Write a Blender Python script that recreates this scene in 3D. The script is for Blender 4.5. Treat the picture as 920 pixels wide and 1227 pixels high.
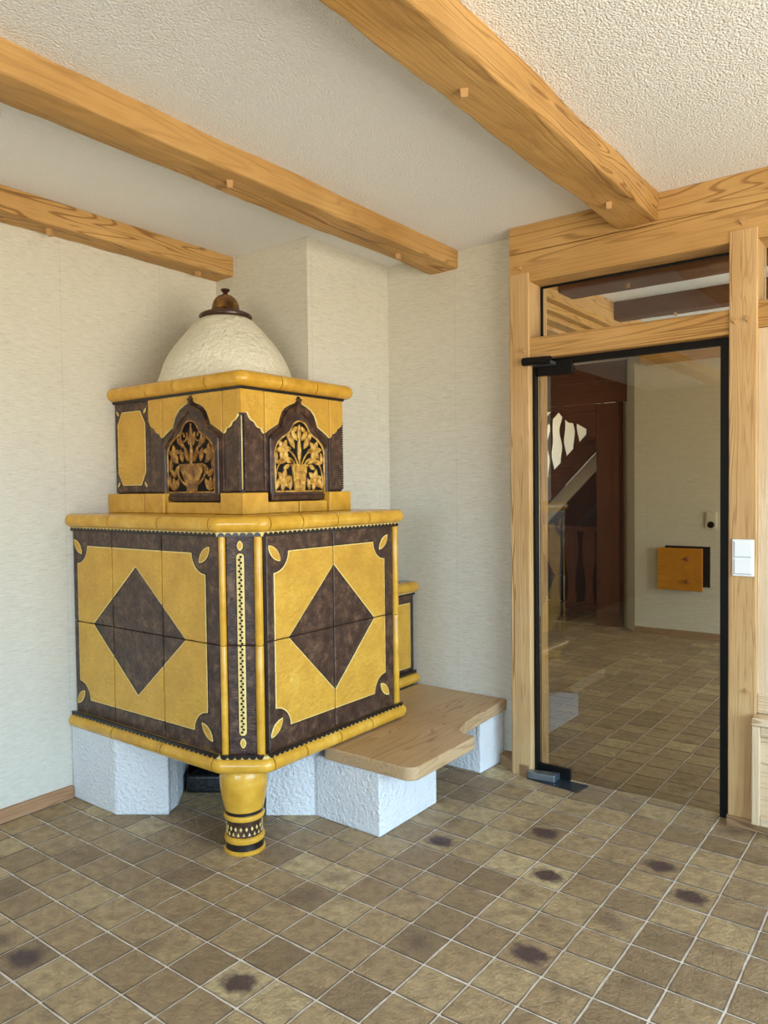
import bpy, bmesh, math, random
from mathutils import Vector, Matrix, noise

for o in list(bpy.data.objects):
    bpy.data.objects.remove(o)
SC = bpy.context.scene
COL = SC.collection
random.seed(7)

# ------------------------------------------------------------------ camera
cam_d = bpy.data.cameras.new('camera')
cam = bpy.data.objects.new('camera', cam_d)
COL.objects.link(cam)
cam_d.sensor_fit = 'HORIZONTAL'
cam_d.sensor_width = 36.0
cam_d.lens = 904.49 / 920.0 * 36.0
cam_d.clip_start = 0.05
H = 1.3835
cam.matrix_world = Matrix((
    (0.79732198, -0.0090074, 0.60348697, 0.0),
    (0.60344085, 0.03127321, -0.79679428, 0.0),
    (-0.01169593, 0.99947029, 0.03037025, H),
    (0, 0, 0, 1)))
SC.camera = cam

# ------------------------------------------------------------------ colour management, world
SC.view_settings.view_transform = 'Standard'
SC.view_settings.look = 'None'
SC.view_settings.gamma = 1.0
SC.view_settings.use_curve_mapping = False
SC.view_settings.exposure = 1.02
SC.cycles.use_denoising = True
SC.cycles.max_bounces = 10
SC.cycles.diffuse_bounces = 6
SC.cycles.transparent_max_bounces = 16
SC.cycles.sample_clamp_indirect = 8.0

world = bpy.data.worlds.new('overcast_daylight')
SC.world = world
world.use_nodes = True
wn = world.node_tree
wn.nodes.clear()
w_out = wn.nodes.new('ShaderNodeOutputWorld')
w_bg = wn.nodes.new('ShaderNodeBackground')
w_geo = wn.nodes.new('ShaderNodeTexCoord')
w_sep = wn.nodes.new('ShaderNodeSeparateXYZ')
w_ramp = wn.nodes.new('ShaderNodeValToRGB')
w_map = wn.nodes.new('ShaderNodeMapRange')
w_map.inputs['From Min'].default_value = -0.06
w_map.inputs['From Max'].default_value = 0.10
w_ramp.color_ramp.elements[0].color = (0.80, 0.72, 0.58, 1)     # unseen ground, brightened and warmed to light the ceiling
w_ramp.color_ramp.elements[1].color = (0.58, 0.87, 1.17, 1)     # bright overcast sky
wn.links.new(w_geo.outputs['Generated'], w_sep.inputs[0])
wn.links.new(w_sep.outputs['Z'], w_map.inputs['Value'])
wn.links.new(w_map.outputs[0], w_ramp.inputs[0])
wn.links.new(w_ramp.outputs[0], w_bg.inputs['Color'])
w_bg.inputs['Strength'].default_value = 5.0
wn.links.new(w_bg.outputs[0], w_out.inputs[0])

XW, XR = -3.19, 2.30          # inner faces of left and right walls
YB, YR = 3.39, -3.20          # back wall (door) and rear wall
ZC = 2.615                    # ceiling
YH = 7.10                     # far wall of the hall beyond the door

def portal(name, loc, rot, sx, sy):
    l = bpy.data.lights.new(name, 'AREA')
    l.shape = 'RECTANGLE'; l.size = sx; l.size_y = sy
    l.cycles.is_portal = True
    o = bpy.data.objects.new(name, l)
    o.location = loc; o.rotation_euler = rot
    COL.objects.link(o)
R90 = math.pi / 2
# window openings (y0, y1, z0, z1) in the right-hand wall, (x0, x1, z0, z1) in the rear wall
WIN_R = (-1.0, 2.9, 0.12, 2.25)
WIN_H = (3.7, 6.9, 0.12, 2.30)
WIN_B = (-1.4, 1.2, 0.75, 2.25)
WIN_S = (7.75, 8.85, 1.2, 2.5)
portal('daylight_portal_side', (XR + .1, (WIN_R[0]+WIN_R[1])/2, (WIN_R[2]+WIN_R[3])/2), (R90, 0, R90), WIN_R[1]-WIN_R[0], WIN_R[3]-WIN_R[2])
portal('daylight_portal_hall', (XR + .1, (WIN_H[0]+WIN_H[1])/2, (WIN_H[2]+WIN_H[3])/2), (R90, 0, R90), WIN_H[1]-WIN_H[0], WIN_H[3]-WIN_H[2])
portal('daylight_portal_rear', ((WIN_B[0]+WIN_B[1])/2, YR - .1, (WIN_B[2]+WIN_B[3])/2), (R90, 0, 0), WIN_B[1]-WIN_B[0], WIN_B[3]-WIN_B[2])
portal('daylight_portal_stair', (-4.6 - .1, (WIN_S[0]+WIN_S[1])/2, (WIN_S[2]+WIN_S[3])/2), (R90, 0, -R90), WIN_S[1]-WIN_S[0], WIN_S[3]-WIN_S[2])

# ------------------------------------------------------------------ material helpers
def lin(h):
    h = h.lstrip('#')
    v = [int(h[i:i+2], 16) / 255 for i in (0, 2, 4)]
    return tuple(((c/12.92) if c <= .04045 else ((c+.055)/1.055)**2.4) for c in v) + (1.0,)

class N:
    """small node-tree builder"""
    def __init__(s, name, rough=.6, spec=.5):
        s.m = bpy.data.materials.new(name); s.m.use_nodes = True
        s.t = s.m.node_tree; s.t.nodes.clear()
        s.out = s.t.nodes.new('ShaderNodeOutputMaterial')
        s.b = s.t.nodes.new('ShaderNodeBsdfPrincipled')
        s.b.inputs['Roughness'].default_value = rough
        s.b.inputs['Specular IOR Level'].default_value = spec
        s.t.links.new(s.b.outputs[0], s.out.inputs[0])
    def n(s, kind, **kw):
        nd = s.t.nodes.new('ShaderNode' + kind)
        for k, v in kw.items(): setattr(nd, k, v)
        return nd
    def l(s, a, b): s.t.links.new(a, b)
    def setin(s, sock, v):
        if hasattr(v, 'links') or isinstance(v, bpy.types.NodeSocket): s.l(v, sock)
        else: sock.default_value = v
    def coord(s, which='Object', scale=(1, 1, 1), loc=(0, 0, 0)):
        if which == 'World':
            src = s.n('NewGeometry').outputs['Position']
        else:
            src = s.n('TexCoord').outputs[which]
        mp = s.n('Mapping')
        mp.inputs['Scale'].default_value = scale
        mp.inputs['Location'].default_value = loc
        s.l(src, mp.inputs[0])
        return mp.outputs[0]
    def noise(s, vec, scale, detail=3, rough=.55, dist=0.0):
        nd = s.n('TexNoise')
        s.l(vec, nd.inputs['Vector'])
        nd.inputs['Scale'].default_value = scale
        nd.inputs['Detail'].default_value = detail
        nd.inputs['Roughness'].default_value = rough
        nd.inputs['Distortion'].default_value = dist
        return nd.outputs['Fac']
    def math(s, op, a, b=0.0, clamp=False):
        nd = s.n('Math', operation=op); nd.use_clamp = clamp
        s.setin(nd.inputs[0], a); s.setin(nd.inputs[1], b)
        return nd.outputs[0]
    def ramp(s, fac, stops, interp='LINEAR'):
        nd = s.n('ValToRGB'); cr = nd.color_ramp; cr.interpolation = interp
        while len(cr.elements) > 1: cr.elements.remove(cr.elements[-1])
        cr.elements[0].position = stops[0][0]; cr.elements[0].color = stops[0][1]
        for p, c in stops[1:]:
            e = cr.elements.new(p); e.color = c
        s.setin(nd.inputs[0], fac)
        return nd.outputs[0]
    def mix(s, fac, a, b, mode='MIX'):
        nd = s.n('Mix', data_type='RGBA', blend_type=mode)
        s.setin(nd.inputs[0], fac)
        s.setin(nd.inputs[6], a); s.setin(nd.inputs[7], b)
        return nd.outputs[2]
    def maprange(s, v, a, b, c=0.0, d=1.0):
        nd = s.n('MapRange')
        s.setin(nd.inputs['Value'], v)
        nd.inputs['From Min'].default_value = a; nd.inputs['From Max'].default_value = b
        nd.inputs['To Min'].default_value = c; nd.inputs['To Max'].default_value = d
        return nd.outputs[0]
    def bump(s, h, strength=.3, dist=.01):
        nd = s.n('Bump')
        nd.inputs['Strength'].default_value = strength
        nd.inputs['Distance'].default_value = dist
        s.l(h, nd.inputs['Height'])
        s.l(nd.outputs[0], s.b.inputs['Normal'])
    def color(s, v): s.setin(s.b.inputs['Base Color'], v)
    def roughness(s, v): s.setin(s.b.inputs['Roughness'], v)

G = lambda v: (v, v, v, 1)

def mat_wood(name, axis, light, mid, dark, rough=.6, freq=26, seed=0.0, spec=.3, bump=.35, knots=.85):
    k = N(name, rough, spec)
    sc = [2.4, 2.4, .05] if axis == 'z' else [1.0, 1.0, 1.0]
    if axis != 'z': sc['xyz'.index(axis)] = .065
    v = k.coord('Object', sc, (seed, seed * .7, seed * .3))
    field = k.noise(v, 6.5, 2.0, .5, .15 if axis == 'z' else .4)
    sk = [1.0, 1.0, 1.0]; sk['xyz'.index(axis)] = .42
    vo = k.n('TexVoronoi', feature='F1'); k.l(k.coord('Object', sk, (seed * 1.7, seed, seed * .4)), vo.inputs['Vector'])
    vo.inputs['Scale'].default_value = 4.2
    kd = vo.outputs['Distance']
    field = k.math('ADD', field, k.math('MULTIPLY', k.math('POWER', k.maprange(kd, 0.0, .42, 1.0, 0.0), 2.0), .07))
    rings = k.math('SINE', k.math('MULTIPLY', field, freq * 5.6))
    line = k.maprange(rings, .5, 1.0)
    knot = k.maprange(kd, .035, .085, 1.0, 0.0)
    patch = k.maprange(k.noise(v, 3.3, 2), .45, .62)
    line = k.math('MULTIPLY', line, k.math('ADD', k.math('MULTIPLY', patch, .7), .28))
    sc2 = [150.0, 150.0, 150.0]; sc2['xyz'.index(axis)] = 3.0
    fine = k.noise(k.coord('Object', sc2), 1.0, 2, .6)
    big = k.noise(k.coord('Object', (1.6, 1.6, 1.6), (seed * 2, 3, 5)), 1.5, 3)
    base = k.ramp(big, [(.3, mid), (.7, light)])
    c = k.mix(k.math('MULTIPLY', line, .72), base, dark)
    c = k.mix(k.maprange(fine, .5, .8, 0, .35), c, dark)
    c = k.mix(k.math('MULTIPLY', knot, knots), c, dark)
    k.color(c)
    hh = k.math('SUBTRACT', k.math('MULTIPLY', fine, .5), k.math('MULTIPLY', line, .55))
    k.bump(hh, bump, .006)
    return k.m

W_L, W_M, W_D = lin('#c49c62'), lin('#b0864c'), lin('#6c441c')
M = {}
M['wood_x'] = mat_wood('honey_pine_along_x', 'x', W_L, W_M, W_D, seed=1.3)
M['wood_y'] = mat_wood('honey_pine_along_y', 'y', W_L, W_M, W_D, seed=4.1)
M['wood_z'] = mat_wood('honey_pine_along_z', 'z', lin('#ccaa78'), lin('#ba9462'), W_D, seed=2.2)
M['pale_x'] = mat_wood('limed_pine_along_x', 'x', lin('#d8c3a2'), lin('#cbb08a'), lin('#98754a'), seed=6.2)
M['pale_z'] = mat_wood('limed_pine_along_z', 'z', lin('#d8c3a2'), lin('#cbb08a'), lin('#98754a'), seed=5.2)
M['bench_y'] = mat_wood('bench_pine_along_y', 'y', lin('#c6aa84'), lin('#b6966c'), lin('#8c6a46'), rough=.42, freq=30, seed=9.1, bump=.15, knots=.3)
M['base_y'] = mat_wood('skirting_oak_along_y', 'y', lin('#b08864'), lin('#9a7350'), lin('#6c482c'), seed=3.1)
M['base_x'] = mat_wood('skirting_oak_along_x', 'x', lin('#a68460'), lin('#92704c'), lin('#5f4228'), seed=3.6)
M['dark_x'] = mat_wood('dark_wood_along_x', 'x', lin('#6a4128'), lin('#58331e'), lin('#2c170d'), seed=7.1)
M['dark_y'] = mat_wood('dark_stained_wood_along_y', 'y', lin('#6a4128'), lin('#58331e'), lin('#2c170d'), seed=8.1)
M['dark_z'] = mat_wood('dark_stained_wood_along_z', 'z', lin('#6a4128'), lin('#58331e'), lin('#2c170d'), seed=8.6)
M['hatch'] = mat_wood('orange_varnished_pine', 'x', lin('#d08f2c'), lin('#c07f22'), lin('#8f5512'), rough=.35, seed=2.9, knots=0.0)

def mat_wallpaper():
    k = N('grasscloth_wallpaper', .9, .15)
    v = k.coord('World', (16, 16, 380))
    a = k.noise(v, 1.0, 3, .6, .3)
    v2 = k.coord('World', (45, 45, 700))
    b = k.noise(v2, 1.0, 2, .6)
    v3 = k.coord('World', (260, 260, 260))
    d = k.noise(v3, 1.0, 1)
    f = k.math('ADD', k.math('MULTIPLY', a, .6), k.math('MULTIPLY', b, .4))
    c = k.ramp(f, [(.28, lin('#a39f90')), (.42, lin('#cbc7b8')), (.6, lin('#dad6c8')), (.75, lin('#e2dfd3'))])
    c = k.mix(k.maprange(d, .55, .8, 0, .25), c, lin('#b2ad9f'))
    pz = k.n('SeparateXYZ'); k.l(k.n('NewGeometry').outputs['Position'], pz.inputs[0])
    q = k.math('FRACT', k.math('DIVIDE', k.math('ADD', k.math('ADD', pz.outputs['X'], pz.outputs['Y']), 1.35 + 53.0), .53))
    c = k.mix(k.maprange(q, .003, .006, .28, 0), c, lin('#8f8b80'))
    k.color(c)
    k.bump(f, .5, .004)
    return k.m
M['paper'] = mat_wallpaper()

def mat_plaster(name, col, scale, strength, dist, rough=.9):
    k = N(name, rough, .2)
    v = k.coord('World')
    a = k.noise(v, scale, 3, .6, .2)
    b = k.noise(v, scale * .33, 2, .5)
    h = k.math('ADD', k.math('MULTIPLY', a, .65), k.math('MULTIPLY', b, .35))
    k.color(col)
    k.bump(h, strength, dist)
    return k.m
def mat_ceiling():
    k = N('stippled_ceiling_plaster', .9, .2)
    v = k.coord('World')
    vo = k.n('TexVoronoi', feature='SMOOTH_F1'); k.l(v, vo.inputs['Vector'])
    vo.inputs['Scale'].default_value = 145; vo.inputs['Smoothness'].default_value = .25
    n_ = k.noise(v, 190, 2, .5)
    k.color(lin('#ecedee'))
    k.bump(k.math('SUBTRACT', k.math('MULTIPLY', n_, .6), k.math('MULTIPLY', vo.outputs['Distance'], .8)), .8, .0062)
    return k.m
M['ceiling'] = mat_ceiling()
M['white_plaster'] = mat_plaster('rough_white_render', lin('#e6e8e8'), 70, 1.0, .020)
M['dome'] = mat_plaster('cream_dome_plaster', lin('#e3dec8'), 48, 1.0, .022, .7)
M['hall_white'] = mat_plaster('plain_hall_plaster', lin('#dcd9cf'), 60, .2, .006)

def mat_floor(name, blot):
    k = N(name, .42, .45)
    pos = k.n('NewGeometry').outputs['Position']
    sub = k.n('VectorMath', operation='SUBTRACT'); k.l(pos, sub.inputs[0]); sub.inputs[1].default_value = (TX0, TY0, 0)
    dv = k.n('VectorMath', operation='DIVIDE'); k.l(sub.outputs[0], dv.inputs[0]); dv.inputs[1].default_value = (TP, TP, 1e6)
    fl = k.n('VectorMath', operation='FLOOR'); k.l(dv.outputs[0], fl.inputs[0])
    wh = k.n('TexWhiteNoise', noise_dimensions='3D'); k.l(fl.outputs[0], wh.inputs['Vector'])
    fr = k.n('VectorMath', operation='FRACTION'); k.l(dv.outputs[0], fr.inputs[0])
    v = k.coord('World')
    cell = k.ramp(wh.outputs['Value'], [(0, lin('#967e5c')), (.22, lin('#a68c67')), (.55, lin('#b49970')), (.82, lin('#c1a87c')), (1, lin('#d6c192'))])
    n1 = k.noise(v, 24, 7, .68, .15)
    n2 = k.noise(v, 95, 4, .65)
    c = k.mix(k.maprange(n1, .36, .62, .55, 0), cell, lin('#75604a'))
    c = k.mix(k.maprange(n2, .55, .75, 0, .35), c, lin('#bfa981'))
    # smoky firing clouds inside some tiles
    cl = k.maprange(k.noise(v, 7.5, 2), .56, .75, 0, .55)
    c = k.mix(cl, c, lin('#6b5743'))
    # colour darker along the arrises of each tile
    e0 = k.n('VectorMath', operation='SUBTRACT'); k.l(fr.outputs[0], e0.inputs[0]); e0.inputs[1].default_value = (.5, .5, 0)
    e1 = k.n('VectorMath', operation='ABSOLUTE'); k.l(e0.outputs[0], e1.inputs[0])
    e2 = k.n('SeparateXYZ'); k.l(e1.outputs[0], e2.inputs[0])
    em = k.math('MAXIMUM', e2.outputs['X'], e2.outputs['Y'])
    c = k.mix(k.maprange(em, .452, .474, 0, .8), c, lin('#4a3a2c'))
    if blot:
        d = k.n('VectorMath', operation='SUBTRACT'); k.l(fr.outputs[0], d.inputs[0]); d.inputs[1].default_value = (.5, .5, 0)
        m = k.n('VectorMath', operation='MULTIPLY'); k.l(d.outputs[0], m.inputs[0]); m.inputs[1].default_value = (1.0, 1.25, 0)
        ln = k.n('VectorMath', operation='LENGTH'); k.l(m.outputs[0], ln.inputs[0])
        r = k.math('ADD', ln.outputs['Value'], k.math('MULTIPLY', k.math('SUBTRACT', k.noise(v, 28, 3), .5), .42))
        f = k.maprange(r, .25 if blot > .5 else .10, .45, .95 * min(1, blot), 0)
        c = k.mix(f, c, lin('#4f3a38'))
    k.color(c)
    k.roughness(k.maprange(n1, .3, .7, .52, .34))
    h = k.math('ADD', k.math('MULTIPLY', n1, .7), k.math('MULTIPLY', n2, .3))
    k.bump(h, 1.0, .022)
    return k.m
TP = .15
TX0 = -1.372 - .15 * 30
TY0 = 2.230 - .15 * 50
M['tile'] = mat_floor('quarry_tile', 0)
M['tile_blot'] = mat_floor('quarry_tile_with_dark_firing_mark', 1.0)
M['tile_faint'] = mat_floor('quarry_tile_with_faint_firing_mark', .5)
def mat_grout():
    k = N('pale_grout', .9, .2)
    v = k.coord('World')
    k.color(k.ramp(k.noise(v, 40, 3), [(.3, lin('#cfc6bb')), (.7, lin('#ece6dc'))]))
    return k.m
M['grout'] = mat_grout()

YEL = lin('#dcac42')
YEL2 = lin('#c99838')
CRM = lin('#e6cc80')
BRN = lin('#4c3026')
BRN2 = lin('#6b4a36')
BLK = lin('#120d0b')

def glaze_common(k, c_pat, yellow_mask):
    v = k.coord('World')
    rip = k.noise(k.coord('World', (70, 70, 130)), 1.0, 3, .6, .8)
    mot = k.noise(v, 26, 4, .65)
    k.bump(k.math('ADD', k.math('MULTIPLY', rip, .6), k.math('MULTIPLY', mot, .4)), .6, .008)
    return mot, rip

def mat_pattern():
    """glaze whose colours follow the stored distance to the motif's edge"""
    k = N('slip_trailed_glaze', .28, .5)
    at = k.n('Attribute', attribute_name='motif'); at.attribute_type = 'GEOMETRY'
    sd = at.outputs['Fac']
    mot, rip = glaze_common(k, None, None)
    brown = k.ramp(mot, [(.33, lin('#32211a')), (.52, lin('#4a3429')), (.74, lin('#7a5d46'))])
    yel = k.ramp(k.noise(k.coord('World'), 9, 3, .6), [(.3, YEL2), (.62, YEL), (.8, lin('#e2bc5a'))])
    yel = k.mix(k.maprange(rip, .45, .7, 0, .6), yel, lin('#bd8f36'))  # darker yellow along the ripple paints in its relief shading
    is_y = k.math('GREATER_THAN', sd, .0045)
    is_c = k.math('GREATER_THAN', sd, 0.0)
    is_l = k.math('GREATER_THAN', sd, -.0030)
    c = k.mix(is_l, brown, BLK)
    c = k.mix(is_c, c, CRM)
    c = k.mix(is_y, c, yel)
    k.color(c)
    return k.m
M['pattern'] = mat_pattern()

def mat_glaze(name, stops, rough=.25, scale=14, bump=.15):
    k = N(name, rough, .5)
    v = k.coord('World')
    mot = k.noise(v, scale, 4, .6)
    k.color(k.ramp(mot, stops))
    k.bump(k.noise(v, 60, 3), bump, .004)
    return k.m
M['yellow'] = mat_glaze('yellow_glaze', [(.3, lin('#c4922c')), (.55, lin('#d7a53a')), (.78, lin('#e2b856'))], .22)
M['brown'] = mat_glaze('brown_glaze', [(.33, lin('#2c1c15')), (.52, lin('#422c21')), (.74, lin('#6e513a'))], .3, 26, .3)
M['black'] = mat_glaze('black_brown_glaze', [(.3, BLK), (.7, lin('#2c211d'))], .3)
M['cream'] = mat_glaze('cream_slip', [(.3, lin('#d8bd72')), (.7, lin('#ead48e'))], .3)
M['fret_gold'] = mat_glaze('ochre_glazed_relief', [(.34, lin('#8a6028')), (.5, lin('#c49640')), (.66, lin('#e0bc64'))], .28, 38, .3)
M['fret_brown'] = mat_glaze('tawny_glazed_relief', [(.34, lin('#6a4420')), (.52, lin('#9c6e2e')), (.70, lin('#cda050'))], .28, 38, .3)
M['finial'] = mat_glaze('finial_ochre_brown_glaze', [(.35, lin('#3d2614')), (.55, lin('#6e4a1c')), (.75, lin('#9a7030'))], .25, 20, .2)
M['finial_dark'] = mat_glaze('finial_dark_brown_glaze', [(.3, lin('#2a1610')), (.7, lin('#4a2c20'))], .25)
M['soot'] = mat_glaze('sooty_dark_stone', [(.35, lin('#0b0c0c')), (.6, lin('#1e2122')), (.78, lin('#4a5254'))], .4, 30, 1.0)
M['mortar'] = mat_glaze('dark_mortar', [(.3, lin('#33261a')), (.7, lin('#4a3824'))], .85)

def mat_plain(name, col, rough=.4, metal=0.0, spec=.5):
    k = N(name, rough, spec); k.color(col); k.b.inputs['Metallic'].default_value = metal
    return k.m
M['switch'] = mat_plain('white_switch_plastic', lin('#e4e8ea'), .35)
M['switch_rim'] = mat_plain('grey_switch_gap', lin('#9aa0a4'), .5)
M['socket'] = mat_plain('ivory_socket_plastic', lin('#d5d2bd'), .4)
M['black_metal'] = mat_plain('black_door_fitting', lin('#080605'), .55, 0, .25)
M['steel'] = mat_plain('blued_steel', lin('#8d9aa6'), .32, .85)
M['dark_void'] = mat_plain('black_opening_shade', lin('#060606'), .9)
M['knob'] = mat_plain('reddish_wood_knob', lin('#9a5a34'), .4)
M['peg'] = mat_plain('peg_end_grain', lin('#b89060'), .7)
M['stair_shade'] = mat_plain('painted_under_stair_dark', lin('#15100d'), .9)

def mat_glass(name, refl, tint):
    m = bpy.data.materials.new(name); m.use_nodes = True
    t = m.node_tree; t.nodes.clear()
    out = t.nodes.new('ShaderNodeOutputMaterial')
    mx = t.nodes.new('ShaderNodeMixShader')
    tr = t.nodes.new('ShaderNodeBsdfTransparent'); tr.inputs[0].default_value = tint
    gl = t.nodes.new('ShaderNodeBsdfGlossy'); gl.inputs['Roughness'].default_value = 0.0
    gl.inputs['Color'].default_value = (1, 1, 1, 1)
    lw = t.nodes.new('ShaderNodeFresnel'); lw.inputs['IOR'].default_value = 1.5
    ad = t.nodes.new('ShaderNodeMath'); ad.operation = 'ADD'; ad.use_clamp = True
    ad.inputs[1].default_value = refl
    t.links.new(lw.outputs[0], ad.inputs[0])
    t.links.new(ad.outputs[0], mx.inputs[0])
    t.links.new(tr.outputs[0], mx.inputs[1]); t.links.new(gl.outputs[0], mx.inputs[2])
    t.links.new(mx.outputs[0], out.inputs[0])
    return m
M['glass_door'] = mat_glass('bronze_coated_glass', .065, (.65, .56, .41, 1))
M['glass_back'] = mat_glass('glass_rear_face', -.04, (1, 1, 1, 1))
M['glass_clear'] = mat_glass('clear_window_glass', .0, (.95, .96, .95, 1))

# ------------------------------------------------------------------ mesh helpers
def obj(name, verts, faces, mat, parent=None, smooth=False, attr=None, slots=None, fmat=None):
    me = bpy.data.meshes.new(name)
    me.from_pydata([tuple(v) for v in verts], [], faces)
    for m_ in (slots or [mat]): me.materials.append(m_)
    if fmat: me.polygons.foreach_set('material_index', fmat)
    if smooth: me.polygons.foreach_set('use_smooth', [True] * len(me.polygons))
    if attr:
        for an, vals in attr.items():
            a = me.attributes.new(an, 'FLOAT', 'POINT'); a.data.foreach_set('value', vals)
    me.update()
    o = bpy.data.objects.new(name, me)
    COL.objects.link(o)
    if parent is not None: o.parent = parent
    return o

def sharp(o, deg=40):
    o.data.set_sharp_from_angle(angle=math.radians(deg))

def fix_normals(o):
    bm = bmesh.new(); bm.from_mesh(o.data)
    bmesh.ops.recalc_face_normals(bm, faces=bm.faces)
    bm.to_mesh(o.data); bm.free()
    return o

def empty(name, loc=(0, 0, 0)):
    """top-level Empty at the base of a thing; children keep world coordinates"""
    o = bpy.data.objects.new(name, None)
    o.empty_display_size = .05
    COL.objects.link(o)
    o['_base'] = 1
    del o['_base']
    return o

def tag(o, label, cat, group=None):
    o['label'] = label; o['category'] = cat
    if group: o['group'] = group
    return o
def struct(o, label=None, cat=None):
    o['kind'] = 'structure'
    if label: o['label'] = label
    if cat: o['category'] = cat
    return o

def box(name, x0, x1, y0, y1, z0, z1, mat, parent=None, bevel=.0, seg=2):
    bm = bmesh.new()
    bmesh.ops.create_cube(bm, size=1.0)
    for v in bm.verts:
        v.co = Vector((x0 + (v.co.x + .5) * (x1 - x0), y0 + (v.co.y + .5) * (y1 - y0), z0 + (v.co.z + .5) * (z1 - z0)))
    if bevel:
        bmesh.ops.bevel(bm, geom=list(bm.edges), offset=bevel, segments=seg, profile=.5, affect='EDGES')
    me = bpy.data.meshes.new(name); bm.to_mesh(me); bm.free()
    me.materials.append(mat)
    o = bpy.data.objects.new(name, me); COL.objects.link(o)
    if parent is not None: o.parent = parent
    return o

def multibox(name, boxes, mat, parent=None):
    vs, fs = [], []
    for (x0, x1, y0, y1, z0, z1) in boxes:
        b = len(vs)
        vs += [(x, y, z) for z in (z0, z1) for (x, y) in ((x0, y0), (x1, y0), (x1, y1), (x0, y1))]
        fs += [(b+3, b+2, b+1, b), (b+4, b+5, b+6, b+7)] + [(b+i, b+(i+1) % 4, b+4+(i+1) % 4, b+4+i) for i in range(4)]
    return obj(name, vs, fs, mat, parent)

def prism(name, poly, z0, z1, mat, parent=None, bevel=0.0):
    n = len(poly)
    area = sum(poly[i][0] * poly[(i+1) % n][1] - poly[(i+1) % n][0] * poly[i][1] for i in range(n))
    if area < 0: poly = poly[::-1]
    vs = [(p[0], p[1], z0) for p in poly] + [(p[0], p[1], z1) for p in poly]
    fs = [tuple(range(n))[::-1], tuple(range(n, 2*n))] + [(i, (i+1) % n, n+(i+1) % n, n+i) for i in range(n)]
    o = obj(name, vs, fs, mat, parent)
    if bevel:
        bm = bmesh.new(); bm.from_mesh(o.data)
        bmesh.ops.bevel(bm, geom=list(bm.edges), offset=bevel, segments=3, profile=.5, affect='EDGES')
        bm.to_mesh(o.data); bm.free()
    return o

def rough_beam(name, axis, a0, a1, b0, b1, c0, c1, mat, parent=None, amp=.006, step=.05, r=.012, seed=0):
    """hewn timber: axis 'x','y','z'; b and c are the two cross axes in xyz order"""
    ring = []
    nb = 5
    for (cb, cc, s0) in ((b1 - r, c0 + r, -90), (b1 - r, c1 - r, 0), (b0 + r, c1 - r, 90), (b0 + r, c0 + r, 180)):
        for i in range(4):
            t = math.radians(s0 + 30 * i)
            ring.append((cb + r * math.cos(t), cc + r * math.sin(t)))
    # mid points on the sides
    full = []
    for i, p in enumerate(ring):
        full.append(p)
        if i % 4 == 3:
            q = ring[(i + 1) % len(ring)]
            for f in (.33, .66): full.append((p[0] + (q[0]-p[0]) * f, p[1] + (q[1]-p[1]) * f))
    ring = full
    n = len(ring); ns = max(2, int((a1 - a0) / step))
    mb, mc = (b0+b1)/2, (c0+c1)/2
    vs, fs = [], []
    for s in range(ns + 1):
        a = a0 + (a1 - a0) * s / ns
        for (b, c) in ring:
            d1 = noise.noise(Vector((a * 2.3 + seed, b * 9, c * 9 + seed)))
            d2 = noise.noise(Vector((a * 9 + seed, b * 25 + 7, c * 25)))
            k = amp * (d1 + .45 * d2)
            l = math.hypot(b - mb, c - mc) or 1
            b2 = b + (b - mb) / l * k; c2 = c + (c - mc) / l * k
            vs.append({'x': (a, b2, c2), 'y': (b2, a, c2), 'z': (b2, c2, a)}[axis])
    for s in range(ns):
        for i in range(n):
            j = (i + 1) % n
            fs.append((s*n+i, s*n+j, (s+1)*n+j, (s+1)*n+i))
    fs.append(tuple(range(n))[::-1]); fs.append(tuple(range(ns*n, (ns+1)*n)))
    o = obj(name, vs, fs, mat, parent)
    return fix_normals(o)

def lathe(name, prof, cx, cy, mat, parent=None, n=48, wob=0.0, smooth=True):
    vs, fs = [], []
    for (r, z) in prof:
        for i in range(n):
            t = 2 * math.pi * i / n
            rr = r
            if wob: rr = r + wob * noise.noise(Vector((math.cos(t) * 3, math.sin(t) * 3, z * 9)))
            vs.append((cx + rr * math.cos(t), cy + rr * math.sin(t), z))
    m = len(prof)
    for k in range(m - 1):
        for i in range(n):
            j = (i + 1) % n
            fs.append((k*n+i, k*n+j, (k+1)*n+j, (k+1)*n+i))
    fs.append(tuple(range(n))[::-1]); fs.append(tuple(range((m-1)*n, m*n)))
    o = obj(name, vs, fs, mat, parent)
    fix_normals(o)
    if smooth:
        o.data.polygons.foreach_set('use_smooth', [len(p.vertices) == 4 for p in o.data.polygons]); sharp(o)
    return o

def sweep(name, path, prof, mat, parent=None, smooth=True, close_ends=True, e0=None, e1=None):
    """path: plan polyline; prof: closed list of (out, z); outward is to the right of travel"""
    n = len(path); m = len(prof)
    dirs = [(Vector(path[i+1]) - Vector(path[i])).normalized() for i in range(n - 1)]
    vs, fs = [], []
    for i in range(n):
        if i == 0: d0 = d1 = dirs[0]
        elif i == n - 1: d0 = d1 = dirs[-1]
        else: d0, d1 = dirs[i-1], dirs[i]
        n0 = Vector((d0.y, -d0.x)); n1 = Vector((d1.y, -d1.x))
        b = (n0 + n1).normalized(); s = 1 / max(.3, b.dot(n0))
        for (o_, z) in prof:
            vs.append((path[i][0] + b.x * s * o_, path[i][1] + b.y * s * o_, z))
    for i in range(n - 1):
        for k in range(m):
            l = (k + 1) % m
            fs.append((i*m+k, i*m+l, (i+1)*m+l, (i+1)*m+k))
    fs.append(tuple(range(m))); fs.append(tuple(range((n-1)*m, n*m))[::-1])
    o = obj(name, vs, fs, mat, parent)
    fix_normals(o)
    if smooth:
        o.data.polygons.foreach_set('use_smooth', [len(p.vertices) == 4 for p in o.data.polygons]); sharp(o)
    return o

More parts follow.
